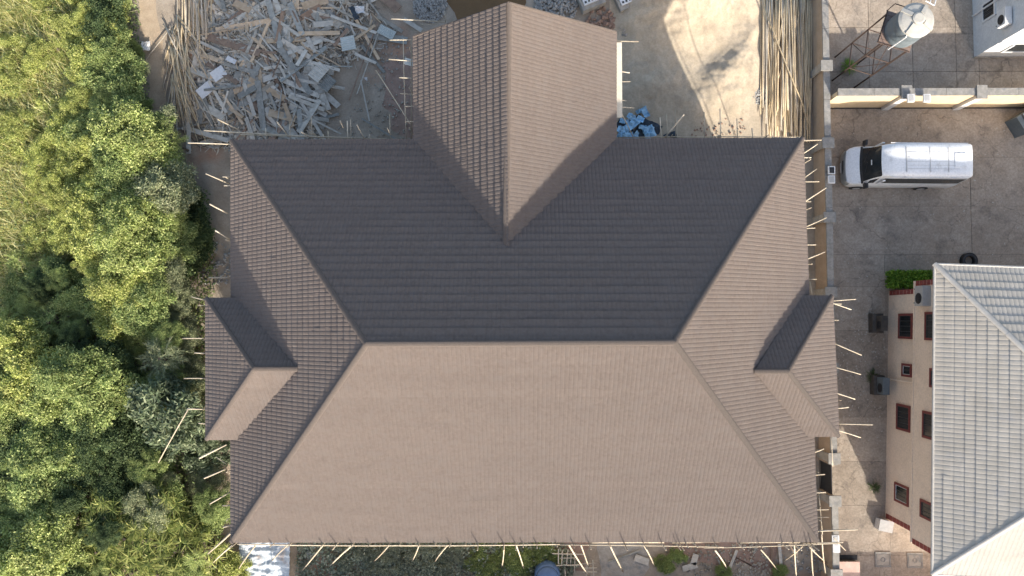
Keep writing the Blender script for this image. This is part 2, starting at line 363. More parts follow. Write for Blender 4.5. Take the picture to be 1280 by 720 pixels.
def ridge(parent, name, a, b, mt, r=.115, up=.02, piece=.42):
    a = Vector(a); b = Vector(b); d = (b - a); L = d.length; d.normalize(); s = d.cross(Vector((0, 0, 1))).normalized(); n = s.cross(d)
    mb = MB(); k = max(1, int(L / piece))
    for i in range(k):
        p0 = a + d * (L * i / k - .02); p1 = a + d * (L * (i + 1) / k + .015); vs = []
        for (p, rr) in ((p0, r), (p1, r * .93)):
            for q in range(7):
                t = math.pi * q / 6; vs.append(p + s * (rr * math.cos(t)) + n * (rr * .62 * math.sin(t) + up - .02))
        mb.add(vs, [(q, q + 1, q + 8, q + 7) for q in range(6)] + [(6, 5, 4, 3, 2, 1, 0), tuple(range(7, 14))])
    return mk(name, mb, mt, parent)

# ---------------------------------------------------------------- main house
ZE = 7.0; ZR = 12.9
TL = Vector((-12.60, 7.83, ZE)); BL = Vector((-12.30, -9.45, ZE)); BR = Vector((12.55, -9.33, ZE)); TR = Vector((12.24, 7.86, ZE))
RL = P(458, 430, ZR); RR = P(843, 428, ZR)
house = empty('house', (0, -.8, 0), 'large house under construction with brown tiled hip roof, gable wing and side porches', 'house')
slope(house, 'roof_slope', BL, BR, [BL, BR, RR, RL], M['tile'], seed=1, label='sunlit front slope of the main roof')
slope(house, 'roof_slope', TR, TL, [TR, TL, RL, RR], M['tile'], seed=2, label='shaded rear slope of the main roof')
slope(house, 'roof_slope', TL, BL, [TL, BL, RL], M['tile'], seed=3, label='left hip slope of the main roof')
slope(house, 'roof_slope', BR, TR, [BR, TR, RR], M['tile'], seed=4, label='right hip slope of the main roof')
for a, b in ((BL, RL), (TL, RL), (BR, RR), (TR, RR)): ridge(house, 'hip_cap', a, b, M['ridge'])
ridge(house, 'ridge_cap', RL, RR, M['ridge'])

def mainz(x, y):     # height of the main roof over a plan point
    def pl(p, q, r):
        n = (q - p).cross(r - p); return p.z - (n.x * (x - p.x) + n.y * (y - p.y)) / n.z
    return min(pl(BL, BR, RL), pl(TR, TL, RR), pl(TL, BL, RL), pl(BR, TR, RR))

# gable wing
ZW = 10.35
gT = P(636, 5, ZW); gB = P(632, 305, ZW); gB = gB + (gB - gT).normalized() * .15
wLT = P(517, 47, ZE); wRT = P(770, 41, ZE)
wLB = Vector((wLT.x + .05, 7.78, ZE)); wRB = Vector((wRT.x - .03, 7.82, ZE))
yv = Vector((gB.x, gB.y, ZW))
slope(house, 'roof_slope', wLT, wLB, [wLT, wLB, yv, gT], M['tile'], seed=5, label='left slope of the gable wing roof')
slope(house, 'roof_slope', wRB, wRT, [wRB, wRT, gT, yv], M['tile'], seed=6, label='right slope of the gable wing roof')
ridge(house, 'ridge_cap', gT, yv + Vector((0, 0, .0)), M['ridge'], r=.13)
for a in (wLT, wRT):    # verge trims
    mk('verge_trim', MB().tube(a + Vector((0, .02, .05)), gT + Vector((0, .02, .06)), .055, seg=6), M['ridge'], house)

# side porch roofs
def porch(e1, e2, r1, r2, lab):
    """e1,e2 outer eave corners (rear, front); r1 ridge end outside, r2 ridge end in the main roof"""
    side = 1 if e1.x > 0 else -1
    inn = lambda e: Vector((r2.x - side * .25, e.y, e.z))
    if side < 0:
        slope(house, 'roof_slope', e1, e2, [e1, e2, r1], M['tile'], seed=7, label='outer hip of the %s porch roof' % lab)
        # side slopes run in under the main roof along the valley
        vr = valley(e1, r2, side); vf = valley(e2, r2, side)
        slope(house, 'roof_slope', vr, e1, [vr, e1, r1, r2], M['tile'], seed=8, label='shaded rear slope of the %s porch roof' % lab)
        slope(house, 'roof_slope', e2, vf, [e2, vf, r2, r1], M['tile'], seed=9, label='sunlit front slope of the %s porch roof' % lab)
    else:
        slope(house, 'roof_slope', e2, e1, [e2, e1, r1], M['tile'], seed=10, label='outer hip of the %s porch roof' % lab)
        vr = valley(e1, r2, side); vf = valley(e2, r2, side)
        slope(house, 'roof_slope', e1, vr, [e1, vr, r2, r1], M['tile'], seed=11, label='shaded rear slope of the %s porch roof' % lab)
        slope(house, 'roof_slope', vf, e2, [vf, e2, r1, r2], M['tile'], seed=12, label='sunlit front slope of the %s porch roof' % lab)
    ridge(house, 'hip_cap', e1, r1, M['ridge'], r=.10); ridge(house, 'hip_cap', e2, r1, M['ridge'], r=.10); ridge(house, 'ridge_cap', r1, r2, M['ridge'], r=.11)
def valley(e, r2, side):
    x = e.x
    for _ in range(400):
        x -= side * .02
        if mainz(x, e.y) > e.z - .05 and abs(x) < 12.6: break
    return Vector((x - side * .12, e.y, e.z))
ZP = 7.3
def onroof(px, py):
    z = 9.0
    for _ in range(60):
        p_ = P(px, py, z); z += .4 * (mainz(p_.x, p_.y) + .06 - z)
    return z
ZPR = onroof(371, 461)
porch(P(258, 373, ZP), P(258, 549, ZP), P(318, 461, ZPR), P(372, 461, ZPR), 'left')
ZPR2 = onroof(942, 464)
porch(P(1040, 370, ZP), P(1048, 545, ZP), P(985, 464, ZPR2), P(943, 464, ZPR2), 'right')

# walls, fascias, soffit
def hb(name, m, *a): return mk(name, MB().b2(*a), m, house)
hb('wall', M['wallgrey'], -11.5, -8.5, 0, 11.5, -8.27, 6.8)
hb('wall', M['wallgrey'], -11.5, 6.8, 0, 11.5, 7.0, 6.8)
hb('wall', M['wallgrey'], -11.52, -8.26, 0, -11.3, 6.79, 6.8)
hb('wall', M['wallgrey'], 11.3, -8.26, 0, 11.52, 6.79, 6.8)
hb('wall', M['wallgrey'], -3.9, 7.01, 0, -3.68, 11.6, 6.8)
hb('wall', M['wallgrey'], 3.2, 7.01, 0, 3.42, 11.6, 6.8)
gw = MB(); gw.add([(-3.9, 11.61, 0), (3.42, 11.61, 0), (3.42, 11.61, 7.2), (-.3, 11.61, 10.0), (-3.9, 11.61, 7.2), (-3.9, 11.83, 0), (3.42, 11.83, 0), (3.42, 11.83, 7.2), (-.3, 11.83, 10.0), (-3.9, 11.83, 7.2)],
       [(0, 1, 2, 3, 4), (9, 8, 7, 6, 5), (0, 5, 6, 1), (1, 6, 7, 2), (2, 7, 8, 3), (3, 8, 9, 4), (4, 9, 5, 0)])
mk('gable_wall', gw, M['wallgrey'], house)
for side in (-1, 1):
    xo = 12.9 * side
    for yy in (.25, -4.35):
        mk('porch_column', MB().b2(xo - .18, yy - .18, 0, xo + .18, yy + .18, 7.0), M['wallgrey'], house)
    mk('porch_beam', MB().b2(xo - .12, -4.5, 7.0, xo + .12, .4, 7.2), M['wallgrey'], house)
for z0_ in (1.0, 4.2):
    for x0_ in (-9.5, -5.6, -1.0, 3.6, 7.6):
        wn_ = mk('window', MB().b2(x0_, -8.515, z0_, x0_ + 1.6, -8.44, z0_ + 1.4), M['glass'], house)
        mk('window_sill', MB().b2(x0_ - .1, -8.58, z0_ - .1, x0_ + 1.7, -8.49, z0_), M['concgrey'], wn_)
    for y0_ in (-7.2, 2.6, 5.0):
        for xs_i in (-11.535, 11.465):
            mk('window', MB().b2(xs_i, y0_, z0_, xs_i + .07, y0_ + 1.4, z0_ + 1.4), M['glass'], house)
def fascia(a, b, z0=.2):
    a = Vector(a); b = Vector(b); d = (b - a).normalized(); s = Vector((0, 0, 1)).cross(d)
    mk('fascia', MB().box((a + b) / 2 + s * .05 - Vector((0, 0, z0 / 2 + .03)), ((b - a).length - .05, .03, z0), (d, s, Vector((0, 0, 1)))), M['fascia'], house)
for a, b in ((BL, BR), (BR, TR), (TR, wRB), (wLB, TL), (TL, BL), (wRB, wRT), (wLT, wLB)): fascia(a, b)
sf = MB(); zs = 6.83
sf.add([(-12.3, -9.2, zs), (12.3, -9.1, zs), (12.1, 7.6, zs), (-12.3, 7.6, zs), (-11.4, -8.4, zs), (11.4, -8.4, zs), (11.4, 6.9, zs), (-11.4, 6.9, zs)], [(0, 1, 5, 4), (1, 2, 6, 5), (2, 3, 7, 6), (3, 0, 4, 7)])
mk('soffit', sf, M['wallgrey'], house)
mk('fascia_plank', MB().b2(wRT.x + .03, 8.9, 6.62, wRT.x + .3, 12.25, 6.66), M['board'], house, label='pale bare plank along the wing eave')

# ---------------------------------------------------------------- compound walls
def buttress_wall(name, label, segs, lo, hi, zt, mface, caps, posts):
    e = empty(name, ((lo[0] + hi[0]) / 2, (lo[1] + hi[1]) / 2, 0), label, 'wall'); return e
cw = empty('compound_wall', (XW + .12, 0, 0), 'long low compound wall with concrete coping between house and driveway', 'wall')
HW = 1.42
for (y0, y1) in ((20.5, -7.25), (-8.75, -22)):
    mk('wall_panel', MB().b2(XW, y1, 0, XW + .15, y0, HW), M['render'], cw)
    k = int(abs(y1 - y0) / 1.8); st = (y1 - y0) / k
    for i in range(k):
        a = y0 + st * i; b = a + st
        mk('coping', MB().b2(XW - .02, b + .008, HW, XW + .30 + rng.uniform(-.01, .01), a - .008, HW + .09 + rng.uniform(0, .012)), M['capconc'], cw)
for yy in (17.2, 13.0, 9.0, 5.2, 1.4, -2.4, -6.9, -9.0, -12.6, -16.2):
    b = mk('pillar', MB().b2(XW - .12, yy - .2, 0, XW + .22, yy + .2, HW + .1), M['concgrey'], cw)
    mk('pillar_cap', MB().b2(XW - .18, yy - .27, HW + .1, XW + .42, yy + .27, HW + .2), M['capconc'], b)
gt = empty('gate', (XW + .1, -8.0, 0), 'black iron gate in the opening of the compound wall', 'gate')
mk('gate_frame', MB().b2(XW + .04, -8.72, .05, XW + .08, -7.28, .12).b2(XW + .04, -8.72, 1.3, XW + .08, -7.28, 1.37).b2(XW + .04, -8.72, .12, XW + .08, -8.66, 1.3).b2(XW + .04, -7.34, .12, XW + .08, -7.28, 1.3), M['black'], gt)
mk('gate_sheet', MB().b2(XW + .05, -8.655, .125, XW + .07, -7.345, 1.295), M['black'], gt)

yw = empty('boundary_wall', (22, 11.5, 0), 'sunlit yellow boundary wall with coping across the neighbouring yard', 'wall')
YA, YB, HY = 11.28, 11.5, 2.05
a0 = Vector((15.95, YA, 0)); 
mk('wall_panel', MB().b2(15.97, YA, 0, 34, YB, HY), M['yrender'], yw)
for i in range(10):
    mk('coping', MB().b2(15.97 + 1.8 * i + .008, YA - .02, HY, 15.97 + 1.8 * (i + 1) - .008, YB + .12, HY + .1 + rng.uniform(0, .01)), M['capconc'], yw)
for xx in (19.35, 23.1, 26.9):
    b = mk('pillar', MB().b2(xx - .17, YA - .16, 0, xx + .17, YB + .03, HY + .11), M['white'], yw)
    mk('pillar_cap', MB().b2(xx - .26, YA - .22, HY + .11, xx + .26, YB + .24, HY + .2), M['capconc'], b)
# unseen wall added below the frame to shade the strip below the eave
sw = empty('shade_wall', (2, -15.0, 0), 'unseen wall added beyond the lower edge of the picture to shade the strip', 'wall')
mk('wall_panel', MB().b2(-11.2, -15.3, 0, 15.5, -15.1, 2.7), M['render'], sw)
mk('coping', MB().b2(-11.2, -15.36, 2.7, 15.5, -15.04, 2.79), M['capconc'], sw)
mk('wall_panel', MB().b2(15.9, -14.9, 0, 34, -14.7, 1.5), M['render'], sw)
mk('coping', MB().b2(15.9, -14.96, 1.5, 34, -14.64, 1.58), M['capconc'], sw)

def boxlamp(c, label, m):
    e = empty('wall_lamp', c, label, 'lamp', 'square lamps on the wall coping'); c = Vector(c)
    mk('post', MB().b2(c.x - .05, c.y - .05, c.z, c.x + .05, c.y + .05, c.z + .22), M['bar'], e)
    mk('housing', MB().b2(c.x - .17, c.y - .2, c.z + .22, c.x + .17, c.y + .2, c.z + .32), M['white'], e)
    mk('lens', MB().b2(c.x - .12, c.y - .15, c.z + .32, c.x + .12, c.y + .15, c.z + .335), m, e)
boxlamp(P(1138, 123, 2.4) - Vector((0, 0, .25)), 'square white lamp on boundary wall coping, left one of the pair', M['acgrey'])
boxlamp(P(1158, 123, 2.4) - Vector((0, 0, .25)), 'square white lamp on boundary wall coping, right one of the pair', M['acgrey'])
boxlamp(P(1039, 213, 1.75) - Vector((0, 0, .25)), 'dark-faced square lamp on compound wall opposite the van, upper one', M['black'])
boxlamp(P(1039, 224.5, 1.75) - Vector((0, 0, .25)), 'pale square lamp on compound wall opposite the van, lower one', M['acgrey'])
boxlamp(P(1044, 674, 1.75) - Vector((0, 0, .25)), 'pale square lamp on compound wall near bottom edge, upper one', M['acgrey'])
boxlamp(P(1045, 685, 1.75) - Vector((0, 0, .25)), 'white square lamp on compound wall near bottom edge, lower one', M['white'])

# ---------------------------------------------------------------- right-hand house with white roof
ZE2 = 5.8
c1 = P(1168, 330, ZE2); c2 = P(1165, 718, ZE2)
ta = rad(-2.2); ux = Vector((math.cos(ta), math.sin(ta), 0)); uy = Vector((-math.sin(ta), math.cos(ta), 0))
h2 = empty('neighbour_house', (c2 + ux * 9 + uy * 7) - Vector((0, 0, ZE2)), 'cream two-storey house with red window frames under pale tiled hip roof', 'house')
zt = 7.3; q1 = P(1280, 437, zt); q2 = P(1280, 647, zt)
# hips extended to their meeting point
d1 = q1 - c1; d2 = q2 - c2; den = d1.x * d2.y - d1.y * d2.x
w0 = c2 - c1; tt = (w0.x * d2.y - w0.y * d2.x) / den
apex = c1 + d1 * tt
far1 = c1 + ux * 17; far2 = c2 + ux * 17; apx2 = apex + ux * 9
kw = dict(course=.40, wave=.205, amp=.013, lift=.02, seg=6, panel=40)
slope(h2, 'roof_slope', c1, c2, [c1, c2, apex], M['wtile'], seed=20, label='pale grey slope facing the driveway', **kw)
slope(h2, 'roof_slope', far1, c1, [far1, c1, apex, apx2], M['wtile'], seed=21, label='pale rear slope', **kw)
slope(h2, 'roof_slope', c2, far2, [c2, far2, apx2, apex], M['wtile'], seed=22, label='bright sunlit front slope', **kw)
M['wridge'] = mat('white_ridge', (0.38, 0.355, 0.315), (0.46, 0.435, 0.39), 2, .5)
ridge(h2, 'hip_cap', c1, apex, M['wridge'], r=.12, piece=1.8); ridge(h2, 'hip_cap', c2, apex, M['wridge'], r=.12, piece=1.8); ridge(h2, 'ridge_cap', apex, apx2, M['wridge'], r=.12, piece=1.8)
gut = MB()
for a, b in ((c1, c2), (c1, far1), (c2, far2)):
    gut.tube(a + Vector((0, 0, .0)), b + Vector((0, 0, .0)), .06, seg=8)
mk('eave_trim', gut, M['wridge'], h2)
# local frame: origin under c2, s along uy, t along ux (inwards)
o2 = Vector((c2.x, c2.y, 0))
def L2(t, s, z): return o2 + ux * t + uy * s + Vector((0, 0, z))
LEN = (c1 - c2).dot(uy)
lowt, upt = .86, .62
def lbox(t0, s0, z0, t1, s1, z1): 
    return MB().box(L2((t0 + t1) / 2, (s0 + s1) / 2, (z0 + z1) / 2), (abs(t1 - t0), abs(s1 - s0), abs(z1 - z0)), (ux, uy, Vector((0, 0, 1))))
sl0, sl1 = .95, LEN - .95; su0, su1 = .55, LEN - .6; ZF = 2.95
wl = mk('wall', lbox(lowt, sl0, 0, 15, sl1, ZF), M['crender'], h2, label='lower storey wall')
wu = mk('wall', lbox(upt, su0, ZF, 15, su1, ZE2 - .12), M['crender'], h2, label='upper storey wall')
mk('floor_band', lbox(upt - .03, su0 - .02, ZF - .06, upt + .3, su1 + .02, ZF + .06), M['crender'], h2)
mk('soffit', lbox(.06, .06, ZE2 - .115, 15, LEN - .06, ZE2 - .07), M['white'], h2)
for (t, s0, s1, za, zb) in ((lowt, sl0, sl1, .1, ZF - .1), (upt, su0, su1, ZF + .1, ZE2 - .2)):
    for ss, sg in ((s0, 1), (s1, -1)):
        n = 8; st = (zb - za) / n
        for i in range(n):
            ln = .30
            mk('quoin', lbox(t - .02, ss - sg * .02, za + i * st + .025, t + .3, ss + sg * ln * .75, za + (i + 1) * st - .025), M['brick'], h2)

def win2(t, cx0, cy0, cx1, cy1, wall, nb=3, white=False):
    """window whose outer frame spans the given pixels on the wall plane at depth t"""
    pt = L2(t, 0, 0)
    a = Pplane(cx0, cy0, pt, ux); b = Pplane(cx1, cy1, pt, ux)
    s0 = (a - o2).dot(uy); s1 = (b - o2).dot(uy); z0, z1 = a.z, b.z
    s0, s1 = min(s0, s1), max(s0, s1); z0, z1 = min(z0, z1), max(z0, z1)
    fw = .11
    wn = mk('window', lbox(t - .015, s0 + fw, z0 + fw, t + .03, s1 - fw, z1 - fw), M['glass'], wall)
    for bx in ((s0, z0, s1, z0 + fw), (s0, z1 - fw, s1, z1), (s0, z0 + fw, s0 + fw, z1 - fw), (s1 - fw, z0 + fw, s1, z1 - fw)):
        mk('window_frame', lbox(t - .06, bx[0], bx[1], t + .02, bx[2], bx[3]), M['frame'], wall)
    iw = .03; mm = M['white'] if white else M['bar']
    for bx in ((s0 + fw, z0 + fw, s1 - fw, z0 + fw + iw), (s0 + fw, z1 - fw - iw, s1 - fw, z1 - fw), (s0 + fw, z0 + fw + iw, s0 + fw + iw, z1 - fw - iw), (s1 - fw - iw, z0 + fw + iw, s1 - fw, z1 - fw - iw)):
        mk('sash', lbox(t - .035, bx[0], bx[1], t - .016, bx[2], bx[3]), mm, wall)
    for k in range(1, nb + 1):
        ss = s0 + fw + (s1 - s0 - 2 * fw) * k / (nb + 1)
        mk('window_bar', lbox(t - .032, ss - .012, z0 + fw + iw, t - .017, ss + .012, z1 - fw - iw), M['bar'], wall)
win2(lowt, 1124, 408 - 16, 1141, 408 + 16, wl)
win2(lowt, 1128, 454, 1140, 472, wl, 1, True)
win2(lowt, 1121.5, 504, 1138, 541, wl)
win2(lowt, 1119, 602, 1136, 634, wl, 2, True)
win2(upt, 1157, 390, 1174, 426, wu)
win2(upt, 1163, 460, 1175, 486, wu, 1)
win2(upt, 1154, 513, 1172, 552, wu)
win2(upt, 1151, 623, 1170, 655, wu, 2)
mk('drain_pipe', MB().tube(L2(lowt - .05, 8.1, .1), L2(lowt - .05, 8.1, 2.85), .04, seg=8), M['crender'], h2)

def ac(base, ax, ay, label, sc=1.0, onwall=None, m='acgrey'):
    """air-conditioner condenser: casing, fan grille, bracket"""
    e = empty('air_conditioner', base, label, 'air conditioner', 'outdoor air conditioner units'); B_ = Vector(base); az = Vector((0, 0, 1))
    W_, D_, H_ = .85 * sc, .34 * sc, .62 * sc
    def bb(c, s): return MB().box(B_ + ax * c[0] + ay * c[1] + az * c[2], s, (ax, ay, az))
    cs = mk('casing', bb((0, 0, H_ / 2 + .04), (D_, W_, H_)), M[m], e)
    gr = MB(); c = B_ + ax * (-D_ / 2 - .012) + ay * (-W_ * .13) + az * (H_ / 2 + .04)
    for r in (.09, .16, .23):
        pts = [c + ay * (r * sc * math.cos(q * math.pi / 8)) + az * (r * sc * math.sin(q * math.pi / 8)) for q in range(17)]
        for i in range(16): gr.tube(pts[i], pts[i + 1], .008, seg=4)
    mk('fan_grille', gr, M['black'], e)
    mk('fan', MB().tube(c + ax * .004, c + ax * .011, .235 * sc, seg=20), M['black'], e)
    for k in (-1, 1): mk('bracket', bb((.02, k * W_ * .35, .02), (D_ + .08, .05, .04)), M['bar'], e)
    tp = MB()
    for k in range(5): tp.box(B_ + ay * (W_ * (-.3 + .15 * k)) + az * (H_ + .045), (D_ * .8, .02, .008), (ax, ay, az))
    mk('top_rib', tp, M[m], e)
    return e
p = Pplane(1152, 370, L2(upt - .2, 0, 0), ux); p.z -= .3; ac(p, ux, uy, 'grey white air conditioner high on cream wall beside the green hedge', 1.1)
p = P(1104, 404, .6); p.z = .5; p.x = L2(lowt - .3, 0, 0).x - .0; ac(p, ux, uy, 'dark grimy air conditioner below the first lower window of cream house', .9, m='concdark')
p2 = P(1101, 482, .7); p2.z = .5; p2.x -= .0; ac(Vector((L2(lowt - .32, 0, 0).x, p2.y, .5)), ux, uy, 'old grey air conditioner at mid wall of cream house among dark weeds', 1.0, m='tank')
# plinths the lower units stand on
for k, yy in (('upper', p.y), ('lower', p2.y)):
    mk('concrete_plinth', MB().b2(L2(lowt, 0, 0).x - .62, yy - .5, .034, L2(lowt, 0, 0).x - .06, yy + .5, .5), M['concdark'], label='dark concrete plinth under the %s ground air conditioner' % k, cat='plinth')
pb = P(1106, 657, .4); e = empty('white_block', (pb.x, pb.y, .034), 'chipped white concrete block at the lower corner of cream house', 'block')
mk('block_body', MB().box((pb.x, pb.y, .25), (.66, .52, .42), (Vector((.97, -.2, 0)), Vector((.2, .97, 0)), Vector((0, 0, 1)))), M['whitewall'], e)
mk('block_lid', MB().box((pb.x + .02, pb.y, .49), (.72, .58, .06), (Vector((.97, -.2, 0)), Vector((.2, .97, 0)), Vector((0, 0, 1)))), M['acgrey'], e)
# manholes and slab at lower right
for (px, py, lab) in ((1103, 699, 'left'), (1143, 700, 'right')):
    c = P(px, py); e = empty('manhole', (c.x, c.y, .034), 'square concrete manhole cover in the shaded driveway, %s one' % lab, 'manhole', 'manhole covers')
    mk('frame', MB().b2(c.x - .4, c.y - .38, .03, c.x + .4, c.y - .29, .075).b2(c.x - .4, c.y + .29, .03, c.x + .4, c.y + .38, .075).b2(c.x - .4, c.y - .29, .03, c.x - .31, c.y + .29, .075).b2(c.x + .31, c.y - .29, .03, c.x + .4, c.y + .29, .075), M['capconc'], e)
    mk('cover', MB().b2(c.x - .3, c.y - .28, .03, c.x + .3, c.y + .28, .065), M['concgrey'], e)
    mk('lifting_ring', MB().ring((c.x, c.y, .065), .12, .09, .02, 16), M['capconc'], e)
a = P(1047, 702, .5); b = P(1075, 735, .5)
e = empty('low_shed', ((a.x + b.x) / 2, (a.y + b.y) / 2, .034), 'low pinkish concrete box against the compound wall at the bottom', 'shed')
mk('box_wall', MB().b2(a.x + .05, b.y, .034, b.x - .05, a.y - .05, .44), M['concdark'], e)
mk('slab', MB().b2(a.x, b.y - .1, .44, b.x, a.y, .54), M['pink'], e)
a = P(1046, 694, .1); b = P(1072, 700, .1)
mk('black_strip', MB().b2(a.x, b.y, .035, b.x, a.y, .075), M['black'], label='black strip beside the pinkish low box', cat='drain')  # flat black strip standing for the dark gap by the slab

lt_ = MB(); rl = random.Random(91)
for _ in range(420):
    p_ = P(rl.uniform(1046, 1106), rl.gauss(440, 60)) if rl.random() < .7 else P(rl.uniform(1050, 1275), rl.uniform(150, 330))
    a_ = rl.uniform(0, 3.1); q_ = rl.uniform(.015, .05)
    lt_.box((p_.x, p_.y, .045), (q_ * rl.uniform(1, 2.2), q_, .012), (Vector((math.cos(a_), math.sin(a_), 0)), Vector((-math.sin(a_), math.cos(a_), 0)), Vector((0, 0, 1))))
mk('litter', lt_, M['wlight'], kind='stuff', label='pale chips and litter strewn over the shaded driveway', cat='litter')

# ---------------------------------------------------------------- white building, top right
wb = P(1217, 72); e = empty('white_building', (wb.x + 4, wb.y + 5, 0), 'white building with sunlit front wall in the top right corner', 'building')
X0, Y0 = wb.x, wb.y
bw = mk('wall', MB().b2(X0, Y0, 0, X0 + 9, Y0 + 10, 6.6), M['whitewall'], e)
mk('plinth', MB().b2(X0 - .05, Y0 - .06, .0, X0 + 9, Y0 + .0, .22), M['concgrey'], e)
mk('band', MB().b2(X0 - .03, Y0 - .05, 2.1, X0 + 9, Y0 - .002, 2.32), M['white'], e)
mk('roof_slab', MB().b2(X0 - .3, Y0 - .3, 6.6, X0 + 9, Y0 + 10, 6.8), M['whitewall'], e)
def wwin(px0, py0, px1, py1, lab):
    a = Pplane(px0, py0, Vector((X0, 0, 0)), Vector((1, 0, 0))); b = Pplane(px1, py1, Vector((X0, 0, 0)), Vector((1, 0, 0)))
    y0, y1 = sorted((a.y, b.y)); z0, z1 = sorted((a.z, b.z))
    g_ = mk('window', MB().b2(X0 - .02, y0, z0, X0 + .05, y1, z1), M['glass'], e)
    mk('window_frame', MB().b2(X0 - .06, y0 - .09, z0 - .09, X0 - .001, y1 + .09, z0).b2(X0 - .06, y0 - .09, z1, X0 - .001, y1 + .09, z1 + .09).b2(X0 - .06, y0 - .09, z0, X0 - .001, y0, z1).b2(X0 - .06, y1, z0, X0 - .001, y1 + .09, z1), M['white'], g_)
    for k in range(1, 4):
        yy = y0 + (y1 - y0) * k / 4; mk('window_bar', MB().b2(X0 - .04, yy - .012, z0, X0 - .021, yy + .012, z1), M['bar'], g_)
wwin(1230, 26, 1243, -2, 'a'); wwin(1272, -2, 1287, -32, 'b')
sw0 = Pplane(1254, 64, Vector((0, Y0, 0)), Vector((0, 1, 0))); sw1 = Pplane(1300, 56.5, Vector((0, Y0, 0)), Vector((0, 1, 0)))
g_ = mk('window', MB().b2(sw0.x, Y0 - .02, sw0.z, sw1.x + .6, Y0 + .04, max(sw1.z, sw0.z + .9)), M['glass'], e)
mk('window_frame', MB().b2(sw0.x - .1, Y0 - .06, sw0.z - .1, sw1.x + .7, Y0 - .001, sw0.z).b2(sw0.x - .1, Y0 - .06, sw0.z, sw0.x, Y0 - .001, max(sw1.z, sw0.z + .9)), M['white'], g_)
mk('drain_pipe', MB().tube((X0 - .06, Y0 + 2.2, .1), (X0 - .06, Y0 + 2.2, 6.5), .045, seg=8), M['white'], e)
pa = Pplane(1255, 22, Vector((X0 - .25, 0, 0)), Vector((1, 0, 0)))
ac(Vector((X0 - .24, pa.y, pa.z - .35)), Vector((1, 0, 0)), Vector((0, 1, 0)), 'white air conditioner on the grey white wall in top right corner', 1.0, m='white')

